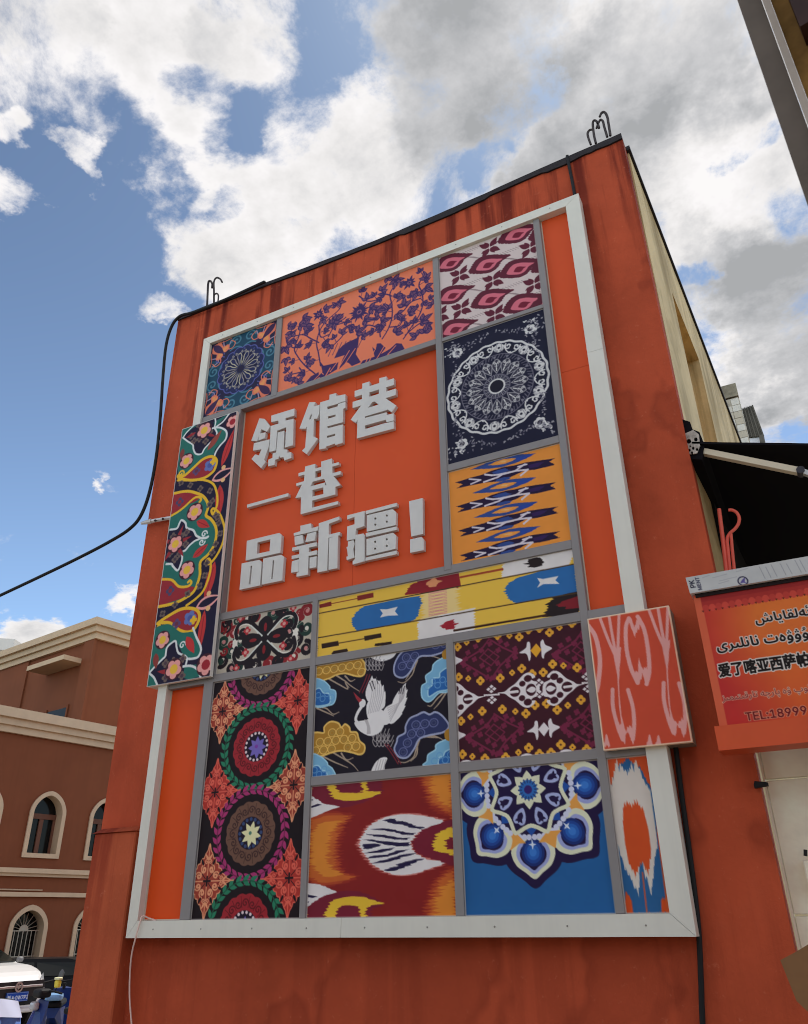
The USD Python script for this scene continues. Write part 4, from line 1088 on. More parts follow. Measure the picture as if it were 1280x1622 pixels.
def print_salmon():
    y = -0.045
    c = Canvas(4.628, 5.276, 2.742, 3.786, y, 165, (190, 70, 46))
    c.view = (910, 940, 2.895)
    T = c.T
    pk = (212, 148, 140)

    def st(p, w=0.026, taper=False):
        c.line(c.smooth(T(p)), w, pk, taper)
    for dx, dy in ((0, 0), (222, -38)):
        for a, b in (((120, 118), (195, 300)), ((160, 108), (196, 300)), ((205, 104), (198, 300))):
            st([(a[0] + dx, a[1] + dy), ((a[0] + b[0]) / 2 + dx, (a[1] + b[1]) / 2 + 8 + dy), (b[0] + dx, b[1] + dy)], 0.022)
        c.feather(T([(175 + dx, 255 + dy), (215 + dx, 250 + dy), (204 + dx, 400 + dy), (208 + dx, 470 + dy), (216 + dx, 560 + dy), (236 + dx, 640 + dy), (222 + dx, 640 + dy), (206 + dx, 520 + dy), (198 + dx, 380 + dy)]), pk, 0.012, vertical=True)
    for dx, dy in ((0, 0), (232, -30)):
        st([(176 + dx, 440 + dy), (178 + dx, 520 + dy), (200 + dx, 610 + dy), (222 + dx, 668 + dy)], 0.028)
        st([(246 + dx, 442 + dy), (268 + dx, 520 + dy), (274 + dx, 600 + dy), (268 + dx, 668 + dy)], 0.028)
        c.feather(T([(200 + dx, 590 + dy), (215 + dx, 600 + dy), (238 + dx, 628 + dy), (258 + dx, 600 + dy), (278 + dx, 640 + dy), (268 + dx, 686 + dy), (254 + dx, 650 + dy), (238 + dx, 632 + dy), (230 + dx, 688 + dy), (212 + dx, 650 + dy)]), pk, 0.02, 0.01, vertical=True)
    st([(250, 115), (236, 160), (240, 260), (262, 350), (290, 410)], 0.030)
    st([(290, 108), (320, 170), (338, 270), (342, 360), (330, 415)], 0.030)
    c.feather(T([(246, 118), (262, 112), (275, 160), (290, 112), (302, 120), (296, 160), (276, 196), (262, 160)]), pk, 0.02, 0.01, vertical=True)
    c.feather(T([(275, 370), (292, 350), (294, 290), (308, 345), (330, 340), (340, 380), (332, 424), (312, 372), (292, 418)]), pk, 0.02, 0.01, vertical=True)
    st([(66, 150), (98, 200), (118, 300), (112, 400), (104, 445)], 0.034)
    for dx in (0, 40, -195):
        c.feather(T([(328 + dx, 702), (345 + dx, 640), (360 + dx, 700)]), pk, 0.015, 0.01, vertical=True)
    c.weave()
    c.mesh(board, "printed_panel", "printed salmon panel of pink forked strokes, standing proud of the frame at the right", thick=0.043, border=(220, 190, 160), bw=0.012)
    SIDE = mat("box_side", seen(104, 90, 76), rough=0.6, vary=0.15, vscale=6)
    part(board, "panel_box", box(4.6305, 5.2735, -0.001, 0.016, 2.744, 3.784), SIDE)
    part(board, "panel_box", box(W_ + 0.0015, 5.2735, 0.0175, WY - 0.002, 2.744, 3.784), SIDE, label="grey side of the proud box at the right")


def print_swirl():
    c = Canvas(0.727, 1.893, 3.882, 4.462, PY, 165, (176, 164, 146))
    c.view = (330, 860, 3.282)
    m = c.T([(293, 495)])[0]
    ink, green, red, pinkr = (30, 22, 26), (32, 54, 46), (128, 30, 34), (186, 120, 116)
    w, h = c.w, c.h
    for k, (x, yy) in enumerate([(0.06, 0.12), (0.06, 0.42), (0.06, 0.75), (0.16, 0.28), (0.16, 0.62), (0.17, 0.92), (0.30, 0.06), (0.84, 0.28), (0.84, 0.6), (0.94, 0.14), (0.94, 0.45), (0.94, 0.8), (0.82, 0.9), (0.70, 0.08), (0.30, 0.96), (0.70, 0.95), (0.24, 0.45), (0.76, 0.45), (0.40, 0.05), (0.58, 0.05), (0.42, 0.95), (0.58, 0.95)]):
        q = np.array([x * w, yy * h])
        col = [red, green, ink][k % 3]
        c.curl(q, 0.074, 0.044, col, k, 1.2, 1 if k % 2 else -1)
        c.ell(q, 0.022, None, pinkr if k % 2 else (206, 196, 180))
    rg = np.random.default_rng(11)
    for k in range(34):
        q = np.array([rg.uniform(0.02, w - 0.02), rg.uniform(0.02, h - 0.02)])
        if abs(q[0] - m[0]) > 0.36 or abs(q[1] - m[1]) > 0.24:
            c.curl(q, rg.uniform(0.03, 0.05), 0.024, [red, green, ink, ink][k % 4], k, 1.1, 1 if k % 2 else -1)
    for sx in (-1, 1):
        for sy in (-1, 1):
            f = lambda pts: c.smooth([m + np.array([sx * a, sy * b]) for a, b in pts])
            c.line(f([(0.02, 0.0), (0.11, 0.12), (0.22, 0.20), (0.33, 0.20), (0.38, 0.13), (0.36, 0.05), (0.38, -0.02)]), 0.050, (214, 206, 192))
            c.line(f([(0.02, 0.01), (0.11, 0.13), (0.22, 0.21), (0.33, 0.205), (0.375, 0.13), (0.355, 0.05)]), 0.042, ink)
            c.curl(m + [sx * 0.17, sy * 0.255], 0.06, 0.040, ink, 0, 1.2, sx * sy)
            c.curl(m + [sx * 0.29, sy * 0.10], 0.055, 0.036, ink, 2, 1.2, -sx * sy)
            c.flower(m + [sx * 0.23, sy * 0.115], 0.045, (170, 44, 50), (200, 140, 130), 4)
            c.flower(m + [sx * 0.33, sy * 0.26], 0.04, (170, 44, 50), (200, 140, 130), 4)
    for d, L, wd in (((1, 0), 0.29, 0.15), ((-1, 0), 0.29, 0.15), ((0, 1), 0.235, 0.17), ((0, -1), 0.235, 0.17)):
        d = np.array(d, float); t = np.array([-d[1], d[0]])
        c.blob([m, m + d * L * 0.35 + t * wd * 0.42, m + d * L * 0.75 + t * wd * 0.5, m + d * L, m + d * L * 0.75 - t * wd * 0.5, m + d * L * 0.35 - t * wd * 0.42], ink)
        c.ell(m + d * L * 0.5, 0.045, 0.018, red, math.atan2(d[1], d[0]))
    for a in (0.72, -0.72, np.pi - 0.72, np.pi + 0.72):
        d = np.array([math.cos(a), math.sin(a)])
        c.line([m + d * 0.05, m + d * 0.25], 0.020, (196, 196, 186), 0.5)
    c.weave()
    c.mesh(board, "printed_panel", "small printed cream panel of black four lobed scrollwork")


def print_suzani():
    c = Canvas(0.716, 1.893, B_in, 3.802, PY, 175, (26, 16, 20))
    c.view = (290, 1040, 3.686)
    T = c.T
    green, mag, red, bred, brown, dkred = (38, 116, 84), (160, 46, 100), (150, 34, 42), (206, 74, 56), (104, 72, 58), (92, 18, 24)
    peach = (214, 128, 92)

    def ring(m, r, col, disc, disc2, heart):
        n = 30
        for k in range(n):
            a = 2 * np.pi * k / n
            p = m + r * np.array([math.cos(a), math.sin(a)])
            for s in (-1, 1):
                c.leaf(p, a + np.pi / 2 + s * 0.55, 0.088, 0.038, col)
        c.ring(m, r, r, 0.012, tuple(int(v * 0.7) for v in col))
        a = np.linspace(0, 2 * np.pi, 200)
        rr = 0.262 + 0.014 * np.abs(np.sin(8 * a))
        c.poly(m + np.c_[rr * np.cos(a), rr * np.sin(a)], disc)
        for k in range(16):
            b = 2 * np.pi * k / 16
            q = m + 0.198 * np.array([math.cos(b), math.sin(b)])
            c.curl(q, 0.036, 0.011, disc2, b + np.pi / 2, 1.25, 1 if k % 2 else -1)
            c.line([m + 0.165 * np.array([math.cos(b + .2), math.sin(b + .2)]), m + 0.255 * np.array([math.cos(b + .2), math.sin(b + .2)])], 0.006, disc2)
        c.ell(m, 0.140, None, (28, 18, 34))
        if heart == "violet":
            for k in range(18):
                b = 2 * np.pi * k / 18
                c.ell(m + 0.125 * np.array([math.cos(b), math.sin(b)]), 0.013, None, (212, 190, 190))
            for k in range(8):
                c.leaf(m + 0.01, 2 * np.pi * k / 8, 0.105, 0.052, (112, 96, 170))
            c.ell(m, 0.018, None, (120, 60, 150))
        else:
            for k in range(16):
                b = 2 * np.pi * k / 16
                c.ell(m + 0.118 * np.array([math.cos(b), math.sin(b)]), 0.016, None, (52, 66, 104))
            for k in range(8):
                c.leaf(m + 0.01, 2 * np.pi * k / 8 + 0.2, 0.112, 0.050, (222, 214, 164))
            c.ell(m, 0.016, None, (80, 120, 100))

    def diamond(m, col, lines):
        s = 0.225
        a = np.linspace(0, 2 * np.pi, 240)
        base = s / (np.abs(np.cos(a)) + np.abs(np.sin(a))) * (1 + 0.10 * np.abs(np.sin(10 * a)) + 0.25 * np.exp(-((np.abs(np.sin(2 * a))) / 0.12) ** 2))
        e = np.c_[base * np.cos(a) * 0.95, base * np.sin(a) * 1.12]
        c.poly(m + e, col)
        c.line(np.vstack([m + e, m + e[:1]]), 0.008, lines)
        c.line(m + np.vstack([e, e[:1]]) * 0.62, 0.007, dkred)
        for k in range(4):
            b = np.pi / 2 * k
            d = np.array([math.cos(b), math.sin(b)]); t = np.array([-d[1], d[0]])
            for s_ in (-1, 1):
                c.curl(m + d * 0.100 + t * s_ * 0.044, 0.036, 0.012, lines, b, 1.3, s_)
                c.curl(m + d * 0.045 + t * s_ * 0.092, 0.028, 0.010, lines, b, 1.2, -s_)
                c.curl(m + d * 0.160 + t * s_ * 0.020, 0.020, 0.008, lines, b, 1.1, s_)
                c.leaf(m + d * 0.13 + t * s_ * 0.05, b + s_ * 0.5, 0.07, 0.022, (26, 16, 20))
                c.leaf(m + d * 0.17, b + s_ * 0.6, 0.075, 0.02, lines)
                c.line([m + d * 0.06 + t * s_ * 0.06, m + d * 0.02 + t * s_ * 0.02], 0.008, (26, 16, 20))
            c.line([m + d * 0.05, m + d * 0.30], 0.010, lines)
        c.line([m - [0.035, 0], m + [0.035, 0]], 0.018, (30, 16, 20)); c.line([m - [0, 0.035], m + [0, 0.035]], 0.018, (30, 16, 20))
    cG, cM = T([(432, 525)])[0], T([(388, 1030)])[0]
    dv = cM[1] - cG[1]
    cx = (cG[0] + cM[0]) / 2
    dxh = 1.02
    for row in range(-1, 4):
        for col in (-1, 0, 1):
            m = np.array([cx + col * dxh, cG[1] + row * dv])
            if (row + col) % 2 == 0:
                ring(m, 0.375, green, red, dkred, "violet")
            else:
                ring(m, 0.375, mag, brown, (62, 38, 34), "cream")
    for row in range(-1, 4):
        for col in (0, 1):
            m = np.array([cx + (col - 0.5) * dxh * 0.88, cG[1] + (row - 0.5) * dv])
            diamond(m, (170, 50, 42) if (row + col) % 2 else (150, 58, 44), (214, 92, 74) if (row + col) % 2 else (220, 146, 106))
    c.weave()
    c.mesh(board, "printed_panel", "tall printed embroidery panel of red rosettes in green and magenta leaf rings")


def print_crane():
    c = Canvas(1.955, 3.330, 2.772, 3.802, PY, 175, (26, 20, 30))
    c.view = (480, 1000, 4.923)
    T = c.T
    gold, goldl, lb, mb, ol, nav, navl, br, white, fe = (166, 118, 40), (216, 176, 92), (112, 162, 190), (40, 94, 156), (150, 190, 206), (44, 50, 88), (148, 152, 178), (158, 138, 118), (216, 210, 206), (150, 142, 140)

    def branch(pts, w=0.016):
        c.line(c.smooth(T(pts)), w, br, 0.4)

    def pine(pts, fill, edge, dots):
        m = T(pts)
        c.blob(m, fill, edge, 0.016)
        s = Polygon(c.smooth(m, True)).buffer(0)
        rng = np.random.default_rng(len(pts))
        lo, hi = m.min(0), m.max(0)
        for j in range(5):
            for i in range(12):
                q = lo + np.array([(i + 0.5 * (j % 2)) * 0.085, (j + 0.4) * 0.072])
                if (q < hi).all() and s.buffer(-0.03).contains(LineString([q, q + 1e-4]).centroid):
                    c.ring(q, 0.040, 0.036, 0.008, dots, 16)
                    c.ring(q, 0.020, 0.018, 0.006, tuple(int(v * 0.75) for v in dots), 10)
        c.line(np.vstack([c.smooth(m, True), c.smooth(m, True)[:1]]), 0.013, edge)
    branch([(200, 370), (290, 420), (350, 450), (330, 400), (360, 440)]); branch([(260, 345), (330, 390), (380, 430), (440, 468)]); branch([(330, 350), (370, 390), (405, 378)]); branch([(100, 590), (180, 600), (235, 645), (282, 630)])
    branch([(140, 965), (230, 1010), (300, 1040), (350, 1060)]); branch([(230, 940), (330, 1000), (390, 1040), (430, 1085)]); branch([(300, 950), (340, 1000), (392, 985)]); branch([(110, 600), (200, 640), (240, 660)])
    branch([(890, 230), (870, 280), (850, 340), (790, 400), (740, 395)]); branch([(880, 250), (830, 330), (800, 380)]); branch([(940, 195), (1000, 195), (1080, 220)]); branch([(960, 195), (1040, 180)])
    branch([(1125, 455), (1050, 520), (1000, 580), (970, 580)]); branch([(1120, 470), (1060, 560), (1020, 605)]); branch([(905, 850), (880, 920), (860, 980), (800, 1020), (745, 1015)]); branch([(890, 870), (885, 960), (840, 1010)]); branch([(930, 825), (1020, 815), (1100, 850)]); branch([(960, 820), (1060, 830)])
    pine([(100, 250), (200, 225), (300, 205), (420, 200), (475, 240), (487, 300), (468, 345), (420, 352), (330, 330), (260, 342), (200, 370), (100, 385)], gold, goldl, goldl)
    pine([(75, 810), (110, 788), (165, 790), (168, 745), (215, 705), (275, 715), (300, 748), (330, 724), (362, 748), (372, 782), (420, 790), (440, 850), (480, 890), (475, 940), (440, 958), (380, 942), (300, 930), (230, 942), (140, 972), (70, 968)], gold, goldl, goldl)
    for big, small in (([(90, 385), (160, 386), (208, 430), (212, 450), (255, 470), (250, 545), (208, 578), (90, 578)], [(95, 470), (130, 445), (160, 480), (205, 490), (215, 540), (190, 572), (90, 575)]),
                       ([(70, 965), (140, 976), (190, 1020), (195, 1040), (235, 1075), (245, 1145), (60, 1145)], [(75, 1060), (120, 1045), (150, 1080), (180, 1090), (185, 1145), (60, 1145)]),
                       ([(1140, 210), (1060, 225), (1015, 262), (1002, 310), (955, 350), (960, 400), (925, 430), (925, 510), (960, 548), (1000, 540), (1060, 482), (1140, 450)], [(1140, 290), (1070, 320), (1060, 360), (1010, 370), (1005, 420), (975, 450), (980, 510), (1050, 470), (1140, 440)]),
                       ([(1160, 845), (1085, 855), (1035, 885), (1030, 922), (975, 960), (965, 1010), (945, 1045), (1160, 1040)], [(1160, 925), (1110, 935), (1090, 970), (1060, 985), (1060, 1040), (1160, 1040)])):
        c.blob(T(big), lb, ol, 0.012)
        c.blob(T(small), mb, ol, 0.012)
        q = T(small).mean(0)
        for k in range(5):
            c.ring(q + [(k - 2) * 0.05, 0.02 * (-1) ** k], 0.028, 0.026, 0.007, (96, 146, 190), 14)
    pine([(780, 160), (880, 120), (1000, 90), (1130, 70), (1110, 150), (1010, 190), (920, 196), (880, 232), (832, 320), (780, 362), (722, 346), (708, 290), (730, 220)], nav, navl, (96, 100, 140))
    pine([(800, 738), (832, 680), (890, 652), (940, 630), (985, 648), (1030, 630), (1080, 656), (1132, 722), (1125, 762), (1080, 790), (980, 810), (905, 840), (862, 920), (812, 980), (750, 978), (712, 920), (730, 862), (742, 822), (795, 790)], nav, navl, (96, 100, 140))
    c.blob(T([(1085, 165), (1125, 140), (1130, 210), (1090, 215)]), gold); c.blob(T([(1105, 780), (1160, 755), (1160, 850), (1110, 840)]), gold)
    # the crane
    for k in range(10):
        x, y = 560 + (k % 5) * 28, 800 + (k // 5) * 38
        c.line(c.smooth(T([(x, y - 40), (x - 16, y + 20), (x + 8, y + 60), (x + 34, y + 10)])), 0.007, fe)
    for s in (0, 22):
        c.line(c.smooth(T([(640 + s, 880), (690 + s, 950), (740 + s, 1030)])), 0.010, (112, 34, 44))
    wl = T([(522, 382), (540, 345), (600, 370), (636, 430), (642, 520), (600, 600), (560, 660), (510, 682), (494, 600), (528, 510), (536, 440)])
    wr = T([(802, 400), (816, 470), (806, 560), (770, 660), (700, 702), (640, 730), (600, 690), (640, 600), (700, 560), (748, 490), (752, 430), (770, 450)])
    for tip, bs in (((520, 384), (520, 560)), ((538, 346), (530, 560)), ((572, 356), (545, 570)), ((602, 380), (560, 580)), ((628, 418), (575, 590)), ((642, 468), (580, 600)), ((640, 520), (585, 610)),
                    ((802, 402), (690, 640)), ((816, 452), (690, 650)), ((814, 516), (685, 660)), ((800, 580), (680, 665)), ((775, 640), (670, 675)), ((740, 682), (655, 685))):
        q, e = T([bs, tip])
        d = e - q
        c.leaf(q, math.atan2(d[1], d[0]), float(np.linalg.norm(d)), 0.085, white)
    wl = T([(526, 400), (545, 372), (580, 380), (612, 420), (626, 470), (628, 530), (600, 600), (560, 655), (510, 682), (497, 600), (528, 510), (538, 440)])
    wr = T([(796, 430), (806, 480), (796, 560), (762, 645), (700, 695), (640, 730), (600, 690), (640, 600), (700, 560), (742, 500), (768, 455)])
    c.blob(wl, white); c.blob(wr, white)
    c.blob(T([(560, 520), (600, 560), (590, 620), (560, 660), (510, 682), (494, 600), (515, 540)]), white)
    c.blob(T([(700, 590), (720, 640), (690, 690), (640, 730), (600, 690), (640, 610)]), white)
    c.blob(T([(402, 712), (440, 700), (510, 682), (580, 600), (640, 640), (640, 710), (600, 785), (530, 815), (462, 790), (420, 752)]), white)
    for k in range(7):
        f = k / 6
        c.line(c.smooth(T([(528 + 100 * f, 372 + 60 * f), (540 + 80 * f, 460 + 60 * f), (510 + 80 * f, 640 - 20 * f)])), 0.006, (168, 160, 160))
        c.line(c.smooth(T([(800 - 40 * f, 440 + 10 * f), (770 - 30 * f, 540 + 40 * f), (660 + 20 * f, 600 + 100 * f)])), 0.006, (168, 160, 160))
        c.line(c.smooth(T([(480 + 24 * f, 690 + 5 * f), (500 + 20 * f, 740 + 5 * f), (500 + 26 * f, 800 - 5 * f)])), 0.005, (176, 168, 166))
    c.line(c.smooth(T([(452, 595), (425, 640), (412, 690), (440, 720)])), 0.030, white, 0.8)
    c.ell(T([(464, 562)])[0], 0.034, 0.038, white)
    c.poly(T([(394, 474), (420, 500), (462, 538), (438, 556), (415, 525)]), (150, 44, 52))
    for p in ((540, 392), (522, 405), (566, 352)):
        c.line(T([p, (p[0] + 20, p[1] + 60)]), 0.012, (26, 20, 30), 0.3)
    for p in ((760, 430), (775, 425), (790, 430)):
        c.line(T([p, (p[0] - 14, p[1] + 60)]), 0.010, (26, 20, 30), 0.3)
    # the cranes above and below
    c.blob(T([(520, 192), (600, 160), (730, 140), (725, 175), (690, 212), (620, 236), (565, 226)]), white)
    for k in range(10):
        x, y = 500 + (k % 5) * 26, 222 + (k // 5) * 34
        c.line(c.smooth(T([(x, y - 30), (x - 14, y + 16), (x + 8, y + 50), (x + 28, y)])), 0.007, fe)
    for s in (0, 22):
        c.line(c.smooth(T([(500 + s, 340), (478 + s, 400), (440 + s, 480)])), 0.010, (112, 34, 44))
    c.blob(T([(536, 1100), (560, 1030), (608, 985), (655, 985), (640, 1035), (622, 1095)]), white)
    for k in range(4):
        c.line(T([(565 + 20 * k, 1080), (590 + 18 * k, 1000)]), 0.006, (160, 152, 152))
    c.weave()
    c.mesh(board, "printed_panel", "printed black panel with a flying white crane among pines")


def print_maroon():
    c = Canvas(3.402, 4.556, 2.772, 3.802, PY, 175, (60, 22, 32))
    c.view = (700, 950, 4.923)
    T = c.T
    vine, yel, white, bg = (112, 34, 60), (222, 158, 52), (214, 204, 202), (60, 22, 32)

    def vines(x, y):
        def L(p, w=0.016):
            c.line(T([(x + a, y + b) for a, b in p]), w, vine)
        L([(-210, 30), (-60, -60), (0, -140)]); L([(-210, 30), (-90, 100), (20, 165)]); L([(200, -40), (90, 60), (20, 165)]); L([(200, -40), (110, -80), (0, -150)])
        L([(-70, 0), (20, 60), (80, -10), (-5, -70), (-70, 0)], 0.011); L([(-40, -40), (50, 30)], 0.010); L([(50, -50), (-40, 30)], 0.010)
        for a, b in ((-210, 30), (210, -40), (-180, 10), (-190, 55), (205, -70), (205, -5), (20, 160), (-10, 150), (50, 150), (-160, -40), (-155, 85), (150, 20), (140, -105), (-100, -90), (-100, 125), (90, 110), (90, -130), (-50, 60), (70, 40), (-55, -60), (75, -60), (0, 90), (10, -110), (150, 60), (-110, 10)):
            q = T([(x + a, y + b)])[0]
            c.flower(q, 0.026, vine, vine, 4, 0.4)
    for x, y in ((365, 455), (1085, 400), (410, 1040), (1150, 965), (330, -110), (-330, 500), (-290, 1090)):
        vines(x, y)
    big = [(125, 370), (435, 283), (603, 293), (838, 258), (1012, 187), (133, 603), (302, 633), (456, 612), (623, 537), (703, 578), (790, 567), (862, 503), (1052, 530), (152, 945), (316, 868), (472, 853), (655, 887), (725, 822), (815, 810), (898, 858), (1082, 780), (163, 1202), (337, 1235), (498, 1225), (677, 1152), (760, 1200), (850, 1190), (926, 1128), (1127, 1165), (285, 303), (675, 238), (760, 226)]
    tiny = [(195, 335), (527, 283), (915, 220), (208, 615), (548, 570), (946, 515), (225, 912), (573, 870), (980, 823), (240, 1220), (597, 1188), (1017, 1148)]
    for r, ps in ((0.036, big), (0.025, tiny)):
        for p in ps:
            q = T([p])[0]
            for k in range(4):
                a = np.pi / 2 * k + 0.1
                c.ell(q + r * 0.55 * np.array([math.cos(a), math.sin(a)]), r * 0.52, None, yel, n=10)
            c.ell(q, r * 0.24, None, (80, 40, 30), n=8)
    # hourglass motifs
    for x, y, mid in ((730, 398, (226, 160, 44)), (790, 1010, white), (35, 490, white), (60, 1070, white)):
        dx = lambda pts: T([(x + a, y + b) for a, b in pts])
        c.poly(c.smooth(dx([(-125, 18), (-75, -20), (-65, -62), (-45, -62), (-40, 0), (-38, 50), (-50, 82), (-62, 40), (-80, 22)]), True, 5), white)
        c.poly(c.smooth(dx([(128, -18), (75, -45), (58, -85), (38, -60), (45, 0), (48, 45), (62, 62), (75, 20)]), True, 5), white)
        c.poly(dx([(-40, 0), (5, -55), (46, -8), (5, 52)]), mid)

    def palmette(x, y, s, tilt=0):
        """A pierced spade, point towards s; T places it."""
        f = lambda pts: T([(x + s * a, y + b - s * a * 0.12) for a, b in pts])
        c.poly(c.smooth(f([(-135, -105), (-95, -130), (-50, -118), (10, -60), (60, -30), (95, -5), (150, 0), (95, 12), (60, 40), (10, 75), (-50, 130), (-95, 140), (-135, 115), (-140, 92), (-110, 90), (-125, 70), (-165, 55), (-175, 5), (-165, -45), (-125, -62), (-110, -80), (-138, -85)]), True, 5), white)
        for a, b, rx, ry in ((-85, -85, .034, .028), (-85, 98, .034, .028), (-42, -50, .027, .024), (-40, 62, .027, .024), (-110, 5, .044, .050)):
            c.ell(f([(a, b)])[0], rx, ry, bg)
        c.ell(f([(15, 6)])[0], 0.045, 0.042, bg)
        c.line(f([(-5, 6), (60, 6)]), 0.022, white)
        c.leaf(f([(-150, 5)])[0], 0 if s > 0 else np.pi, 0.085, 0.05, white)
    palmette(585, 710, -1)
    palmette(960, 675, 1)
    palmette(190, 770, 1)
    for x, y in ((388, 697), (392, 782), (757, 648), (762, 738), (1125, 600), (1135, 695)):
        q = [(x - 40, y + 4), (x, y - 34), (x + 38, y - 4), (x, y + 32)]
        c.poly(T(q), white)
        c.line(T([(x - 20, y - 15), (x + 18, y + 15)]), 0.008, bg); c.line(T([(x - 20, y + 17), (x + 18, y - 18)]), 0.008, bg)
    c.line(T([(335, 745), (445, 738)]), 0.016, white)
    c.line(T([(1095, 650), (1160, 645)]), 0.016, white)
    for x in (190, 660, 965):
        c.ell(T([(x, 1268 - (x - 190) * 0.105)])[0], 0.05, 0.022, white)
    c.weave()
    c.mesh(board, "printed_panel", "printed maroon panel with white pierced spades and yellow florets")


def print_ikat_red():
    c = Canvas(1.955, 3.330, B_in, 2.697, PY, 175, (126, 30, 28))
    c.view = (470, 1210, 4.741)
    T = c.T
    red, wine, mid, org, yel, white, ink = (134, 36, 28), (112, 28, 44), (158, 56, 34), (206, 124, 44), (226, 182, 52), (212, 204, 200), (34, 26, 58)
    S = lambda p: c.smooth(T(p), True)
    # glowing borders round the orange crescents
    for k, col in enumerate(((142, 42, 30), (166, 64, 34), (186, 90, 38))):
        g = 60 - 20 * k
        c.feather(S([(60 - g, 640), (80, 480 - g), (200, 415 - g), (360 + g, 410 - g / 2), (300 + g, 480), (270 + g, 640), (290 + g, 800), (400 + g, 850), (220, 870 + g), (100, 820 + g)]), col, 0.05, 0.012)
        c.feather(S([(1000 - g, 60), (1010 - g, 200), (1060 - g, 290 + g / 2), (1200, 330 + g), (1300, 60)]), col, 0.05, 0.012)
        c.feather(S([(1030 - g, 1180), (1050 - g, 960), (1110 - g / 2, 880 - g), (1220, 840 - g), (1300, 1180)]), col, 0.05, 0.012)
    c.feather(S([(105, 640), (118, 520), (180, 450), (250, 435), (340, 430), (290, 470), (245, 560), (235, 680), (260, 780), (330, 830), (230, 848), (160, 820), (115, 740)]), org, 0.05, 0.012)
    c.feather(S([(1010, 60), (1020, 190), (1070, 270), (1200, 330), (1260, 200), (1240, 60)]), org, 0.06, 0.012)
    c.feather(S([(1050, 1180), (1062, 980), (1110, 910), (1220, 860), (1260, 1000), (1240, 1180)]), org, 0.06, 0.012)
    # the upper and lower left motifs
    c.feather(S([(110, 120), (115, 250), (200, 300), (330, 330), (480, 300), (560, 260), (640, 218), (600, 110), (350, 60)]), wine, 0.03, 0.012)
    c.feather(S([(60, 1180), (90, 1060), (200, 985), (330, 955), (480, 960), (640, 1045), (560, 1100), (540, 1190), (300, 1230)]), wine, 0.03, 0.012)
    c.feather(S([(245, 130), (250, 215), (300, 265), (420, 278), (540, 258), (645, 214), (560, 210), (528, 190), (540, 110), (480, 120), (490, 210), (440, 218), (360, 218), (315, 200), (320, 120)]), yel, 0.03, 0.012)
    c.feather(S([(222, 1180), (220, 1100), (270, 1030), (360, 1000), (480, 995), (560, 1015), (650, 1045), (560, 1060), (520, 1090), (520, 1180), (470, 1180), (470, 1100), (440, 1065), (360, 1060), (310, 1085), (300, 1180)]), yel, 0.03, 0.012)
    c.feather(S([(320, 130), (325, 205), (400, 220), (480, 210), (485, 130)]), wine, 0.04, 0.014)
    c.feather(S([(310, 1200), (320, 1085), (390, 1062), (460, 1085), (470, 1200)]), wine, 0.04, 0.014)
    c.feather(T([(80, 230), (112, 240), (200, 300), (330, 322), (250, 350), (80, 420)]), white, 0.012, 0.01)
    c.feather(T([(60, 890), (90, 895), (180, 905), (312, 962), (200, 990), (110, 1050), (60, 1090)]), white, 0.012, 0.01)
    for q in ([(112, 320), (160, 302), (190, 308), (150, 322), (112, 332)], [(100, 262), (128, 272), (112, 280)], [(82, 980), (130, 988), (160, 995), (120, 1005), (80, 998)], [(82, 1035), (96, 1030), (88, 1042)]):
        c.poly(T(q), ink)
    # the big white shell
    c.feather(S([(455, 600), (480, 540), (545, 460), (650, 400), (790, 372), (960, 385), (1130, 436), (1000, 480), (910, 530), (865, 600), (905, 670), (1000, 712), (1140, 738), (980, 800), (860, 836), (720, 836), (590, 780), (500, 690)]), (190, 110, 100), 0.04, 0.01)
    c.feather(S([(470, 600), (490, 545), (550, 468), (655, 408), (790, 380), (960, 392), (1110, 437), (990, 478), (900, 530), (855, 600), (895, 675), (990, 718), (1120, 738), (980, 792), (860, 828), (720, 828), (598, 772), (512, 685)]), white, 0.025, 0.01)
    for q in ([(650, 425), (700, 412), (745, 415), (740, 432), (800, 430), (850, 452), (890, 470), (965, 475), (930, 490), (860, 480), (800, 462), (770, 455), (720, 450)],
              [(560, 492), (640, 485), (700, 488), (780, 508), (840, 520), (895, 520), (870, 535), (800, 532), (720, 512), (640, 498)],
              [(515, 528), (580, 530), (650, 535), (730, 548), (790, 556), (850, 555), (820, 572), (740, 568), (650, 552), (580, 545)],
              [(500, 568), (570, 568), (640, 580), (720, 585), (760, 592), (850, 590), (845, 618), (760, 620), (700, 612), (620, 595), (560, 580)],
              [(496, 604), (580, 598), (640, 608), (590, 625), (540, 640), (496, 638)],
              [(500, 672), (580, 655), (640, 640), (730, 630), (700, 650), (620, 668)], [(520, 712), (580, 690), (680, 680), (760, 650), (850, 642), (800, 660), (740, 680), (690, 695), (600, 705)],
              [(555, 748), (650, 722), (720, 705), (800, 680), (895, 668), (880, 682), (800, 700), (740, 722), (660, 740)],
              [(655, 800), (700, 780), (750, 770), (760, 748), (830, 730), (900, 715), (968, 712), (900, 730), (860, 755), (800, 780), (740, 802), (690, 805)]):
        c.feather(T(q), ink, 0.02, 0.008)
    c.feather(S([(870, 600), (930, 510), (1030, 462), (1200, 436), (1200, 745), (1040, 720), (930, 680)]), wine, 0.025, 0.012)
    c.feather(S([(1022, 610), (1050, 530), (1110, 495), (1200, 475), (1200, 560), (1150, 550), (1110, 580), (1135, 600), (1110, 615), (1140, 640), (1200, 645), (1200, 690), (1110, 668), (1050, 655)]), yel, 0.03, 0.012)
    c.weave()
    c.mesh(board, "printed_panel", "printed red ikat panel with a white shell striped in navy")


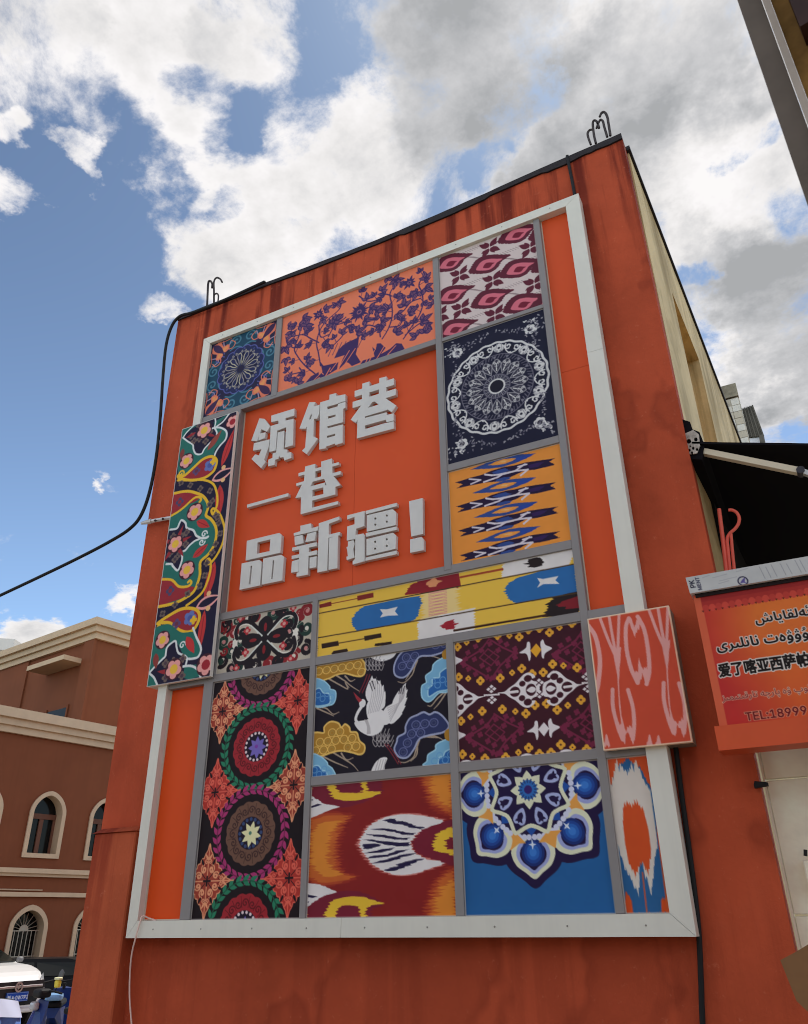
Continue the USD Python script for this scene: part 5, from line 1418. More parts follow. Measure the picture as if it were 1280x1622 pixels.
def print_blue_mandala():
    c = Canvas(3.402, 4.556, B_in, 2.697, PY, 175, (34, 88, 142))
    c.view = (710, 1190, 4.741)
    T = c.T
    nav, cream, lav, mid, pale, orange = (32, 20, 56), (208, 206, 176), (146, 152, 196), (34, 74, 146), (196, 196, 214), (216, 148, 70)
    m = T([(600, 290)])[0]
    D = lambda a: np.array([math.cos(a), math.sin(a)])
    n = 8
    a0 = np.pi / 2
    hearts = [(128 - 0, 322), (250, 640)]
    rh = np.linalg.norm(T([(645, 790)])[0] - m)

    def heart(k, grow, col, c2=None):
        a = a0 + 2 * np.pi * k / n
        d, t = D(a), np.array([-D(a)[1], D(a)[0]])
        o = m + d * rh
        L = 0.152
        pts = [(-0.66, 0.0), (-0.88, 0.42), (-0.76, 0.92), (-0.20, 1.14), (0.36, 0.92), (0.74, 0.42), (1.02, 0.0)]
        pts = pts + [(x, -y) for x, y in pts[-2:0:-1]]
        q = np.array([o + d * x * (L + grow) + t * y * (L + grow) for x, y in pts])
        c.poly(c.smooth(q, True), col)
        return o, d, t
    for k in range(n):
        heart(k, 0.062, nav)
    c.ell(m, rh - 0.02, None, nav)
    for k in range(n):
        o, d, t = heart(k, 0.0, cream)
        heart(k, -0.035, lav)
        heart(k, -0.060, nav)
        for s, col in ((1.05, (26, 44, 104)), (0.82, (32, 64, 136)), (0.58, (40, 90, 166)), (0.32, (56, 112, 186))):
            c.ell(o - d * 0.03, 0.085 * s * 1.1, 0.085 * s, col, math.atan2(d[1], d[0]))
        for s in (-1, 1):
            for j in range(3):
                c.ell(o - d * (0.135 + 0.004 * j) + t * s * (0.022 + 0.038 * j), 0.021, None, pale)
        q = o - d * 0.085
        c.poly([q + d * 0.035, q + t * 0.008 + d * .008, q + t * 0.030, q - d * 0.006 + t * .006, q - d * 0.04, q - d * 0.006 - t * .006, q - t * 0.030, q - t * 0.008 + d * .008], (214, 220, 230))
        b = a0 + 2 * np.pi * (k + 0.5) / n
        e, f = D(b), np.array([-D(b)[1], D(b)[0]])
        p = m + e * (rh - 0.115)
        c.poly([p + e * 0.10, p + e * 0.03 + f * 0.05, p + e * 0.01 + f * 0.10, p - e * 0.02 + f * 0.03, p - e * 0.03, p - e * 0.02 - f * 0.03, p + e * 0.01 - f * 0.10, p + e * 0.03 - f * 0.05], orange)
        p = m + d * (rh - 0.195)
        c.poly([p - d * 0.03, p + f * 0.0 + t * 0.045, p + d * 0.05, p - t * 0.045], mid)
    star = []
    for k in range(2 * n):
        b = a0 + np.pi * (k + 1) / n
        star.append(m + D(b) * (0.335 if k % 2 == 0 else 0.262))
        star.append(m + D(b + np.pi / n * 0.5) * (0.285))
    s = np.array(star)
    c.poly(s, nav)
    c.line(np.vstack([c.smooth(s, True, 3), s[:1]]), 0.030, cream)
    for k in range(n):
        b = a0 + 2 * np.pi * (k + 0.5) / n
        e, f = D(b), np.array([-D(b)[1], D(b)[0]])
        p = m + e * 0.215
        q = np.array([p + e * x * 0.062 + f * y * 0.052 for x, y in ((-1.15, 0), (-0.4, 0.75), (0.45, 0.95), (0.85, 0.5), (0.75, 0), (0.85, -0.5), (0.45, -0.95), (-0.4, -0.75))])
        c.poly(c.smooth(q, True), (158, 164, 200))
        c.leaf(p - e * 0.04, b, 0.085, 0.045, nav)
        c.leaf(p + e * 0.01, b + 0.9, 0.04, 0.02, nav); c.leaf(p + e * 0.01, b - 0.9, 0.04, 0.02, nav)
    for k in range(n):
        b = a0 + 2 * np.pi * k / n
        c.leaf(m + D(b) * 0.02, b, 0.125, 0.085, cream)
    c.ell(m, 0.072, None, (44, 100, 168))
    for k in range(16):
        b = 2 * np.pi * k / 16
        c.line([m + D(b) * 0.055, m + D(b) * 0.078], 0.011, (36, 60, 110))
    c.ell(m, 0.032, None, (52, 30, 96))
    c.weave()
    c.mesh(board, "printed_panel", "printed bright blue panel with a hanging ring of hearts")


def print_flame():
    c = Canvas(4.622, R_in, B_in, 2.697, PY, 170, (40, 88, 134))
    c.view = (910, 940, 2.895)
    T = c.T
    org, white = (196, 74, 32), (202, 190, 178)
    F_ = lambda p, col, amp=0.02: c.feather(T(p), col, amp, 0.009, vertical=True)
    F_([(140, 750), (340, 735), (352, 900), (300, 800), (240, 760), (195, 800), (166, 900)], org)
    F_([(196, 765), (206, 812), (215, 785), (232, 820), (250, 818), (262, 785), (272, 812), (278, 762), (320, 870), (345, 900), (368, 1060), (378, 1150), (368, 1260), (352, 1378), (330, 1300), (318, 1290), (300, 1300), (292, 1376), (270, 1330), (230, 1250), (200, 1150), (178, 980), (168, 900)], white, 0.035)
    F_([(226, 968), (244, 968), (262, 970), (285, 962), (318, 1000), (340, 1100), (352, 1190), (338, 1290), (318, 1250), (300, 1240), (284, 1300), (250, 1230), (234, 1150), (222, 1040)], org, 0.035)
    F_([(298, 1240), (312, 1240), (322, 1290), (330, 1330), (300, 1330)], (40, 88, 134), 0.03)
    F_([(236, 1365), (262, 1400), (272, 1480), (236, 1480)], org); F_([(404, 1350), (398, 1400), (398, 1480), (450, 1480), (430, 1380)], org)
    F_([(370, 1200), (385, 1170), (420, 1390), (400, 1400), (352, 1390)], (40, 88, 134))
    c.line(T([(312, 1280), (334, 1480)]), 0.010, (170, 82, 56))
    c.line(T([(352, 760), (380, 1100), (430, 1480)]), 0.012, (188, 84, 44))
    c.weave()
    c.mesh(board, "printed_panel", "narrow printed panel of a white flame on orange and blue")


for f in (print_tile, print_vines, print_eyes, print_dark_mandala, print_zigzag, print_stripes, print_floral_strip, print_salmon, print_swirl, print_suzani, print_crane, print_maroon, print_ikat_red, print_blue_mandala, print_flame):
    f()

# ------------------------------------------------------------------ cables on the gable
BLACK_CABLE = mat("black_cable", (0.012, 0.012, 0.013), rough=0.5)
pth = [on_y(x, y, 0.10) for x, y in ((420, 446), (372, 468), (335, 484), (305, 495), (285, 501), (272, 517), (263, 548), (258, 600), (254, 660), (248, 720), (238, 775), (224, 815), (205, 838), (170, 860), (120, 886), (60, 915), (-10, 948), (-120, 1000))]
solo("wall_cable", tube(spline(pth, 8), 0.021, 10), BLACK_CABLE, "thick black cable that hangs beside the gable's left edge and swings away", "cable", smooth=True)
GALV = mat("galvanised_steel", seen(168, 166, 164), rough=0.45, metal=0.6, vary=0.15, vscale=20)
br = thing("cable_bracket", "small galvanised arm that holds the black cable off the wall", "bracket", on_y(270, 820, WY - 0.02))
p0, p1 = on_y(272, 820, WY - 0.02), on_y(240, 825.5, 0.12)
part(br, "arm", tube([p0, p1], 0.024, 6), GALV)
part(br, "clamp", tube([p1, on_y(224, 829, 0.10)], [0.034, 0.018], 8), GALV)
part(br, "bolt", tube([on_y(258, 822, 0.12), on_y(258, 822, 0.06)], 0.016, 6), IRON)
part(br, "bolt", tube([on_y(246, 824.5, 0.12), on_y(246, 824.5, 0.05)], 0.016, 6), IRON)
cd = [on_y(x, y, WY - 0.02) for x, y in ((897, 241), (899, 250), (903, 270), (907, 290), (911, 312))]
solo("conduit", tube(spline([cd[1] + [0, 0.04, 0.035], cd[1] + [0, 0.0, 0.03]] + cd[1:], 5), 0.018, 8), BLACK_CABLE, "short black conduit that drops from the coping to the frame's top right corner", "conduit", smooth=True)
rp = [on_y(x, y, WY - 0.03) for x, y in ((1056, 1060), (1066, 1150), (1072, 1196), (1080, 1260), (1091, 1340), (1100, 1410), (1107, 1478), (1110, 1540), (1113, 1622), (1119, 1720), (1122, 1800))]
solo("drop_cable", tube(spline(rp, 6), 0.019, 8), BLACK_CABLE, "black cable that runs down the wall along the right of the frame", "cable", smooth=True)
wp_ = [on_y(x, y, yy) for x, y, yy in ((247, 1458, 0.07), (236, 1454.5, 0.05), (226, 1451, 0.0), (222, 1460, -0.012), (215, 1485, -0.012), (209, 1510, 0.03), (206, 1540, 0.08), (205.2, 1573, 0.10), (206.5, 1598, 0.10), (209, 1630, 0.10), (212, 1690, 0.12))]
solo("white_cable", tube(spline(wp_, 6), 0.0075, 7), mat("white_cable", seen(190, 160, 148), rough=0.5), "thin white cable that dangles over the frame's bottom left corner", "cable", smooth=True)

# ------------------------------------------------------------------ the shop sign at the right
FONTS = glob.glob("/opt/blender-*/*/datafiles/fonts/*")


def font(word, size, style=None):
    f = ImageFont.truetype([p for p in FONTS if word in p][0], size)
    if style:
        f.set_variation_by_name(style)
    return f


class SkewCanvas(Canvas):
    """A print on a leaning sheet: origin at the upper left, ex along the top, ed down the side."""

    def __init__(self, o, ex, ed, w, h, dens, bg, ss=4):
        super().__init__(0, w, 0, h, float(o[1]), dens, bg, ss)
        self.o, self.ex, self.ed = map(lambda q: np.asarray(q, float), (o, ex, ed))

    def T(self, pts):
        ox, oy, s = self.view
        out = []
        n = np.cross(self.ex, self.ed)
        for a, b in np.asarray(pts, float).reshape(-1, 2):
            q = on(ox + a / s, oy + b / s, self.o, n) - self.o
            out.append(np.linalg.lstsq(np.stack([self.ex, self.ed], 1), q, rcond=None)[0])
        return np.array(out)

    def text(self, left, ref_right, ref, whole, f_word, fill, edge=None, ew=0, style=None, bold=0, up=0.0, squeeze=1.0):
        """Sets a line with its left end at left and sized so that the piece ref ends at ref_right (canvas metres; y is the baseline)."""
        f = font(f_word, 200, style)
        L = f.getlength(ref)
        sc = (ref_right[0] - left[0]) * self.kx / L
        b = f.getbbox(whole, anchor="ls", stroke_width=bold + ew)
        pad = 20
        im = Image.new("L", (b[2] - b[0] + 2 * pad, b[3] - b[1] + 2 * pad))
        out = im.copy()
        ImageDraw.Draw(im).text((pad - b[0], pad - b[1]), whole, 255, font=f, anchor="ls", stroke_width=bold)
        ImageDraw.Draw(out).text((pad - b[0], pad - b[1]), whole, 255, font=f, anchor="ls", stroke_width=bold + ew)
        size = (max(1, round(im.width * sc)), max(1, round(im.height * sc * squeeze)))
        x, y = self.px([left])[0]
        at = (round(x - (pad - b[0]) * sc), round(y - (pad - b[1]) * sc * squeeze))
        if edge:
            self.im.paste(edge, at, out.resize(size, Image.LANCZOS))
        self.im.paste(fill, at, im.resize(size, Image.LANCZOS))
        self.d = ImageDraw.Draw(self.im)

    def mesh(self, parent, name, label, thick=0.01, light=PRINT_LIGHT, border=(150, 60, 40), bw=0.0):
        small = np.asarray(self.im.resize((self.nx + 1, self.nz + 1), Image.BOX))
        col = ink(small, light)
        gx, gz = np.meshgrid(np.linspace(0, self.w, self.nx + 1), np.linspace(0, self.h, self.nz + 1))
        v = self.o + gx.reshape(-1, 1) * self.ex + gz.reshape(-1, 1) * self.ed
        i = np.arange(gx.size).reshape(gx.shape)
        q = np.stack([i[:-1, :-1], i[1:, :-1], i[1:, 1:], i[:-1, 1:]], -1).reshape(-1, 4)
        f = np.vstack([q[:, [0, 1, 2]], q[:, [0, 2, 3]]])
        off = np.array(UsdGeom.Xformable(parent).ComputeLocalToWorldTransform(Usd.TimeCode.Default()).GetInverse())
        v = (np.c_[v, np.ones(len(v))] @ off)[:, :3]
        m = usdkit.mesh(stage, fresh(str(parent.GetPath()), name), (v, f), PRINT)
        UsdGeom.PrimvarsAPI(m).CreatePrimvar("print", Sdf.ValueTypeNames.Color3fArray, "vertex").Set(Vt.Vec3fArray.FromNumpy(col.astype(np.float32)))
        return tag(m.GetPrim(), label)


SY = -0.20
A_ = on_y(1098, 944, SY); B_ = on_y(1140, 1152, SY); T_ = on_y(1400, 892, SY); D_ = on_y(1400, 1124, SY)
ex = (T_ - A_) / np.linalg.norm(T_ - A_) + (D_ - B_) / np.linalg.norm(D_ - B_); ex /= np.linalg.norm(ex)
ed = (B_ - A_) / np.linalg.norm(B_ - A_)
SW, SH = 1.45, float(np.linalg.norm(B_ - A_))
shop = thing("shop_sign", "orange shop signboard with Uyghur and Chinese lettering at the right edge", "sign", A_ + ex * SW / 2 + ed * SH)
sgn = SkewCanvas(A_, ex, ed, SW, SH, 230, (196, 84, 40))
sgn.view = (0, 0, 1.0)
W2, H2 = sgn.im.size
yy, xx = np.mgrid[0:H2, 0:W2]
u_, v_ = xx / W2 * SW, yy / H2 * SH
a_ = np.array([176, 44, 40.0]); b_ = np.array([206, 104, 44.0]); c_ = np.array([198, 82, 40.0])
t1 = np.clip((u_ - 0.05) / 0.42 + 0.18 * np.sin(v_ * 5), 0, 1)[..., None]
t2 = np.clip(v_ / SH * 1.3 - 0.3, 0, 1)[..., None]
bgim = a_ * (1 - t1) + (b_ * (1 - t2) + c_ * t2) * t1
edge = (u_ < 0.055)[..., None]
sgn.im = Image.fromarray(np.where(edge, np.array([196, 88, 58]), bgim).astype(np.uint8)); sgn.d = ImageDraw.Draw(sgn.im)
tl = sgn.T([(1104, 965)])[0]
for k in range(16):                                                    # a printed valance
    x0 = 0.05 + k * 0.092
    sgn.poly([(x0, 0), (x0 + 0.092, 0), (x0 + 0.092, 0.125), (x0, 0.125)], (160, 46, 40))
    for j in (0, 1):
        sgn.ell((x0 + 0.023 + 0.046 * j, 0.115), 0.023, 0.028, (190, 66, 52) if j else (176, 56, 46))
        sgn.poly([(x0 + 0.046 * j, 0.142), (x0 + 0.008 + 0.046 * j, 0.128), (x0 - 0.008 + 0.046 * j, 0.128)], (84, 30, 22))
sgn.poly([(0.05, 0), (SW, 0), (SW, 0.06), (0.05, 0.06)], (150, 40, 38))
rev = lambda codes: "".join(map(chr, codes[::-1]))
l1 = [0xFE8B, 0xFEEA, 0xFEDF, 0xFED8, 0xFE8E, 0xFEF3, 0xFE8E, 0xFEB5]
l2 = [0xFE97, 0xFBD8, 0xFBDE, 0xFBDE, 0xFEE9, 0xFE95, 0x20, 0xFEE7, 0xFE8E, 0xFEE7, 0xFEE0, 0xFBE9, 0xFEAE, 0xFEEF]
l4 = [0xFE97, 0xFEEE, 0xFB56, 0x20, 0xFBDE, 0xFEE9, 0x20, 0xFB58, 0xFE8E, 0xFEAD, 0xFB7C, 0xFEEA, 0x20, 0xFE97, 0xFE8E, 0xFEAD, 0xFED7, 0xFBE9, 0xFE98, 0xFBE9, 0xFEE4, 0xFBE9, 0xFEB0]
K, Wt = (24, 18, 16), (206, 196, 186)
P1 = sgn.T([(1197, 988.0)])[0]; P1r = sgn.T([(1266, 976)])[0]
sgn.text(P1, P1r, rev(l1[2:]), rev(l1), "NotoSansArabic", K, Wt, 12, "Bold")
P2 = sgn.T([(1136, 1031)])[0]; P2r = sgn.T([(1204, 1018)])[0]
sgn.text(P2, P2r, rev(l2[7:]), rev(l2), "NotoSansArabic", K, Wt, 12, "Bold")
P3 = sgn.T([(1140, 1071)])[0]; P3r = sgn.T([(1262.5, 1050)])[0]
sgn.text(P3, P3r, "爱了喀亚西萨", "爱了喀亚西萨帕", "CJK", K, Wt, 14, None, 8, squeeze=1.2)
P4 = sgn.T([(1145, 1110)])[0]; P4r = sgn.T([(1201.5, 1103)])[0]
sgn.text(P4, P4r, rev(l4[13:]), rev(l4), "NotoSansArabic", (122, 30, 28), (206, 176, 150), 10, "Medium")
P5 = sgn.T([(1182, 1141)])[0]; P5r = sgn.T([(1280, 1128)])[0]
sgn.text(P5, P5r, "TEL:18999", "TEL:18999", "Inter", (104, 24, 26), (214, 150, 116), 9, None, 7)
sgn.weave(0.02)
sgn.mesh(shop, "sign_face", "printed face with four lines of lettering and a telephone number")
SIGN_RED = mat("sign_orange", seen(166, 66, 36), rough=0.45, vary=0.05, vscale=4)
par = lambda x0, x1, y0, y1, d0, d1: hull([A_ + ex * x + ed * z + [0, d, 0] for x in (x0, x1) for z in (y0, y1) for d in (d0, d1)])
part(shop, "sign_case", par(0.0, SW, 0.001, SH, 0.003, 0.16), mat("sign_case", seen(120, 34, 26), rough=0.6, vary=0.1, vscale=5))
part(shop, "sign_box", par(-0.03, SW, SH + 0.0015, SH + 0.165, -0.055, 0.17), SIGN_RED, label="plain orange box below the sign's face")
for x in (0.12, 1.2):
    part(shop, "bracket", par(x, x + 0.05, 0.3, 0.36, 0.161, 0.366), GALV)
bar_o = on_y(1086, 915, SY - 0.04)
bx = on_y(1400, 860, SY - 0.04) - bar_o; bx /= np.linalg.norm(bx)
bz = on_y(1093, 940, SY - 0.04) - bar_o; bh = float(np.linalg.norm(bz)); bz /= bh
bar = thing("wrapped_bar", "long white plastic wrapped profile lying along the top of the orange shop sign", "wrapped profile", bar_o + bx * 0.6 + bz * bh)
bc = SkewCanvas(bar_o, bx, bz, 1.5, bh, 240, (176, 174, 170))
bc.view = (0, 0, 1)
bc.ring(bc.T([(1177, 920)])[0], 0.032, 0.032, 0.009, (50, 46, 66))
bc.blob([bc.T([(1177, 920)])[0] + d for d in np.array([(-.02, 0.012), (0.0, -0.012), (0.02, -0.02), (0.012, 0.006), (0.018, 0.02), (0, 0.014)])], (86, 76, 128))
for x in (0.52, 0.56, 0.60, 0.66, 0.70, 0.76, 0.79):
    bc.line([(x, bh * 0.1 + 0.02 * (x * 37 % 1)), (x + 0.012, bh * 0.85)], 0.004, (130, 128, 132))
for x, y, w in ((0.19, 0.3, 0.10), (0.23, 0.55, 0.12), (0.22, 0.7, 0.07), (0.36, 0.18, 0.08), (0.12, 0.2, 0.05)):
    bc.line([(x, bh * y), (x + w, bh * y - 0.01)], 0.004, (140, 138, 142))


def upright(cv, at, txt, hgt, col):
    f = font("Inter", 120)
    b = f.getbbox(txt, anchor="ls", stroke_width=5)
    im = Image.new("L", (b[2] - b[0] + 10, b[3] - b[1] + 10))
    ImageDraw.Draw(im).text((5 - b[0], 5 - b[1]), txt, 255, font=f, anchor="ls", stroke_width=5)
    im = im.rotate(90, expand=True)
    s = hgt * cv.kz / im.height
    cv.im.paste(col, tuple(int(v) for v in cv.px([at])[0]), im.resize((max(1, int(im.width * s)), max(1, int(im.height * s))), Image.LANCZOS))
    cv.d = ImageDraw.Draw(cv.im)


upright(bc, (0.015, bh * 0.20), "PK", bh * 0.55, (40, 38, 52))
upright(bc, (0.065, bh * 0.08), "MENT", bh * 0.85, (60, 58, 74))
upright(bc, (0.855, bh * 0.12), "FR", bh * 0.55, (44, 42, 50))
upright(bc, (0.905, bh * 0.12), "EE", bh * 0.45, (70, 68, 76))
bc.weave(0.04)
bc.mesh(bar, "printed_wrap", "printed front of the wrap with a small round emblem")
hb = lambda x0, x1, z0, z1, d0, d1: hull([bar_o + bx * x + bz * z + [0, d, 0] for x in (x0, x1) for z in (z0, z1) for d in (d0, d1)])
part(bar, "profile", hb(0, 1.5, 0, bh, 0.002, 0.16), mat("white_wrap", seen(190, 188, 184), rough=0.35, vary=0.05, vscale=9))
part(bar, "shadow_strip", hb(0.03, 1.5, bh + 0.001, bh + 0.03, 0.03, 0.15), mat("painted_shadow", (0.02, 0.012, 0.012), rough=0.8))  # dark strip that paints the shadow gap between bar and sign

# ------------------------------------------------------------------ awning on the side wall
awn = thing("awning", "black fabric awning on a folding arm against the side wall", "awning", (5.64, 0.3, 5.3))
FAB = mat("black_fabric", (0.008, 0.007, 0.009), rough=0.95, spec=0.1)
z0_, sl = 5.29, -0.315
ax0 = 5.67
fab = [(x, y, z0_ + sl * (x - ax0) + dz) for x in (ax0, 8.2) for y in (0.20, 6.5) for dz in (0, 0.02)]
part(awn, "fabric", hull(fab), FAB)
part(awn, "valance", hull([(8.2 + d, y, z) for d in (0, 0.02) for y in (0.2, 6.5) for z in (z0_ + sl * 2.55, z0_ + sl * 2.55 - 0.25)]), FAB)
cas = np.array([on_y(*p, 0.22)[[0, 2]] for p in ((1072, 655), (1080, 664), (1093, 668), (1097, 680), (1108, 684), (1116, 704), (1112, 728), (1086, 726), (1076, 690))])
part(awn, "cassette", prism(Polygon(cas), 6.2, (0, 0.22, 0)), FAB)
PLATE = mat("bracket_plate", seen(140, 130, 120), rough=0.5, vary=0.5, vscale=22)
pl = Polygon([tuple(on_y(*p, 0.20)[[0, 2]]) for p in ((1082, 688), (1098, 681), (1107, 688), (1109, 706), (1104, 718), (1088, 720), (1084, 706))])
for x, y, r in ((1091, 698, .018), (1102, 695, .014), (1098, 709, .010), (1092, 712, .010), (1104, 711, .009), (1096, 716, .008), (1087, 714, .009), (1093, 706, .006)):
    q = on_y(x, y, 0.20)
    pl = pl.difference(LineString([(q[0], q[2]), (q[0] + 1e-4, q[2] - 0.012)]).buffer(r))
part(awn, "bracket", prism(pl, 0.012, (0, 0.20, 0)), PLATE)
a0, a1 = on_y(1106, 712, 0.23), on_y(1264, 744, 0.23)
t = (a1 - a0) / np.linalg.norm(a1 - a0); nrm = np.array([-t[2], 0, t[0]])
part(awn, "arm", hull([p + nrm * s * 0.026 + [0, d, 0] for p in (a0, a1) for s in (-1, 1) for d in (0, 0.06)]), mat("arm_grey", seen(168, 156, 134), rough=0.4, vary=0.05))
part(awn, "arm_joint", tube([a1 + t * 0.02 + [0, -0.015, 0], a1 + t * 0.02 + [0, 0.075, 0]], 0.032, 12), mat("dark_joint", seen(44, 42, 46), rough=0.5))
part(awn, "arm", hull([p + nrm * s * 0.020 + [0, d, 0] for p in (a1 + t * 0.045, a1 + t * 1.1 + [0, 0.5, 0]) for s in (-1, 1) for d in (0, 0.05)]), GALV)
part(gable, "shade_sheet", hull([SP0 + SU * s + SN * d + [0, 0, z] for s in (0.95, 6.4) for d in (0.006, 0.03) for z in (3.6, 5.2)]), mat("shade_black", (0.012, 0.011, 0.012), rough=0.9), label="black sheet that paints in the deep shade below the awning")  # black colour stands in for the shade under the awning

PIPE = mat("red_pipe", seen(190, 82, 66), rough=0.35, vary=0.08)
for pts, lab, r in ((((1139, 806), (1142, 830), (1146, 862), (1150, 900), (1153, 930)), "straight red pipe, leftmost of the three behind the wrapped bar", 0.017),
                    (((1154, 808), (1160, 808), (1167, 812), (1171, 820), (1170, 829), (1164, 838), (1156, 845), (1152, 854), (1153, 868), (1156, 900), (1159, 930)), "red pipe with a hooked top, middle of the three behind the wrapped bar", 0.014),
                    (((1158, 846), (1160, 870), (1163, 900), (1166, 930)), "short red pipe, rightmost of the three behind the wrapped bar", 0.013)):
    solo("red_pipe", tube(spline([on_y(*p, 0.40) for p in pts], 6), r, 10), PIPE, lab, "pipe", group="red pipes behind the wrapped profile", smooth=True)

# ------------------------------------------------------------------ what stands on the roof behind
hut = thing("tiled_rooftop_hut", "white tiled rooftop hut with crumbling cement top", "rooftop hut", (5.95, 8.0, 9.3))
CEM = mat("old_cement", seen(150, 140, 124), rough=0.9, vary=0.4, vscale=4, bump=0.5)
part(hut, "wall", box(5.55, 6.147, 8.02, 10.6, 9.0, 10.52), CEM)
part(hut, "cement_cap", hull([(x, y, z) for x in (5.54, 6.16) for y in (8.0, 10.62) for z in (10.55, 10.84)]), mat("stained_cement", seen(112, 104, 88), rough=0.95, vary=0.5, vscale=5, bump=0.6))
TILES = [mat(f"white_tile_{'abc'[k]}", seen(*c), rough=0.4, vary=0.12, vscale=9) for k, c in enumerate(((176, 170, 158), (168, 160, 146), (158, 148, 130)))]
rng = np.random.default_rng(5)
for r in range(10):
    for q in range(4):
        if r > 7 and rng.random() < 0.55 + 0.3 * (r == 9):
            continue
        x, z = 5.553 + 0.1485 * q, 9.02 + 0.148 * r
        part(hut, "tile", box(x + 0.004, x + 0.1445, 8.006, 8.0195, z + 0.004, z + 0.144, 0.002), TILES[rng.integers(3)])
for r in range(10):
    for q in range(5):
        y, z = 8.03 + 0.30 * q, 9.02 + 0.148 * r
        part(hut, "tile", box(6.1475, 6.160, y + 0.004, y + 0.296, z + 0.004, z + 0.144, 0.002), TILES[rng.integers(3)])
shed = thing("rooftop_shed", "dark corrugated metal shed on the roof behind the tiled hut", "shed", (6.4, 11, 9.3))
CORR = mat("dark_sheet_metal", seen(74, 70, 62), rough=0.6, vary=0.35, vscale=2, streak=0.4)
c4 = [on_y(*p, 11.0) for p in ((1174, 647), (1193, 641), (1211, 690), (1184, 692))]
for k in range(9):                                                     # corrugated sheets, one by one
    f0, f1 = k / 9, (k + 0.86) / 9
    q = [c4[0] * (1 - f) + c4[1] * f for f in (f0, f1)] + [c4[3] * (1 - f) + c4[2] * f for f in (f0, f1)]
    part(shed, "sheet", hull([p + [0, d + 0.02 * (k % 2), 0] for p in q for d in (0, 0.03)]), CORR)
part(shed, "body", hull([p + [-0.01, d, 0] for p in c4 for d in (0.06, 2.6)]), CORR)
c5 = [on_y(*p, 11.06) for p in ((1187, 692), (1205, 690), (1208, 712), (1190, 712))]
part(shed, "pale_wall", hull([p + [0, d, 0] for p in c5 for d in (0, 2.4)]), mat("pale_sheet", seen(176, 176, 180), rough=0.6, vary=0.1))
part(shed, "post", tube([on_y(1206, 690, 10.98), on_y(1211, 718, 10.98)], 0.05, 8), CORR)

# ------------------------------------------------------------------ at the lower right: white sheeting on the side wall, a hook and a piece of cardboard
shut = thing("white_shutter", "old white painted shutter panels beside the orange wall, below the shop sign", "shutter", (6.4, 0.3, GROUND))
SHEET = mat("white_old_paint", seen(196, 177, 156), rough=0.6, vary=0.16, vscale=3, bump=0.25, bscale=12)
zs = [GROUND] + sorted(float(on_y(1250, y, 0.26)[2]) for y in (1560, 1450, 1233)) + [3.55]
for za, zb in zip(zs[:-1], zs[1:]):
    for xa, xb in ((5.69, 6.62), (6.63, 7.6)):
        part(shut, "panel", box(xa, xb, 0.26, 0.30, za + 0.006, zb - 0.006, 0.004), SHEET)
part(shut, "frame_post", box(5.672, 5.688, 0.255, 0.31, GROUND, 3.55), SHEET)
q0, q1 = on_y(1271, 1362, 0.2), on_y(1296, 1412, 0.2)
part(shut, "lock_box", box(q0[0], q1[0] + 0.12, 0.19, 0.2595, q1[2], q0[2], 0.008), SHEET)
part(shut, "handle", tube([on_y(1276, 1356, 0.22), on_y(1276, 1346, 0.22)], 0.012, 8), mat("black_iron", (0.012, 0.011, 0.011), rough=0.6))
hk = [on_y(x, y, WY - 0.06) for x, y in ((1216, 1239), (1204, 1239), (1195, 1237), (1194, 1243))]
solo("wall_hook", hull([p + [0, d, e] for p in hk for d in (0, 0.05) for e in (0, -0.022)]), mat("black_iron", (0.012, 0.011, 0.011), rough=0.6), "black iron stub that sticks out at the wall's corner below the sign", "hook")
cb = [on_y(x, y, -0.35) for x, y in ((1236, 1521), (1262, 1507), (1300, 1484), (1320, 1640), (1262, 1586))]
solo("cardboard", prism(Polygon([(p[0], p[2]) for p in cb]), 0.012, (0, -0.35, 0)), mat("cardboard", seen(104, 74, 48), rough=0.9, vary=0.08, vscale=9), "torn brown cardboard sheet at the bottom right corner", "cardboard")

# ------------------------------------------------------------------ steel post close to the camera, out of focus
d = ray(1262, 150); h = d[:2] / np.linalg.norm(d[:2])
hp = np.array([*h, 0.0]); hr = np.array([h[1], -h[0], 0.0])
PD = 1.25


def near(px, py, off=0.0):
    q = on(px, py, EYE + hp * (PD + off), hp)
    return float((q - EYE) @ hr)


e0, e1, e2 = near(1168, 0), near(1206, 0), near(1220, 0)
post = thing("steel_post", "blurred grey steel post with rusty edges close at the upper right", "post", EYE * [1, 1, 0] + hp * PD + hr * e1)
PG = mat("post_paint", seen(76, 68, 60, 0.5), rough=0.6, vary=0.2, vscale=8)
PR = mat("post_rust", seen(120, 92, 48, 0.5), rough=0.8, vary=0.5, vscale=9)
slab = lambda x0, x1, y0, y1, z0=GROUND, z1=5.2: hull([EYE * [1, 1, 0] + hr * x + hp * (PD + y) + [0, 0, z] for x in (x0, x1) for y in (y0, y1) for z in (z0, z1)])
part(post, "web", slab(e0, e1, 0, 0.05), PG)
part(post, "lip", slab(e1 + 0.001, e2, -0.012, 0.05), mat("post_pale", seen(126, 117, 107, 0.5), rough=0.5, vary=0.2, vscale=10))
part(post, "rusty_channel", slab(e2 + 0.001, e2 + 0.035, 0.02, 0.05), PR)
part(post, "strip", slab(e2 + 0.036, e2 + 0.055, 0.005, 0.05), mat("post_olive", seen(120, 108, 80, 0.5), rough=0.6, vary=0.3, vscale=7))
part(post, "flange", slab(e2 + 0.056, e2 + 0.12, 0.0, 0.05), PR)
part(post, "junction_box", slab(e2 + 0.03, e2 + 0.16, -0.03, 0.019, float(EYE[2] + PD * 1.22), float(EYE[2] + PD * 1.75)), mat("dark_red_box", seen(40, 22, 18, 0.5), rough=0.5, vary=0.4, vscale=12))

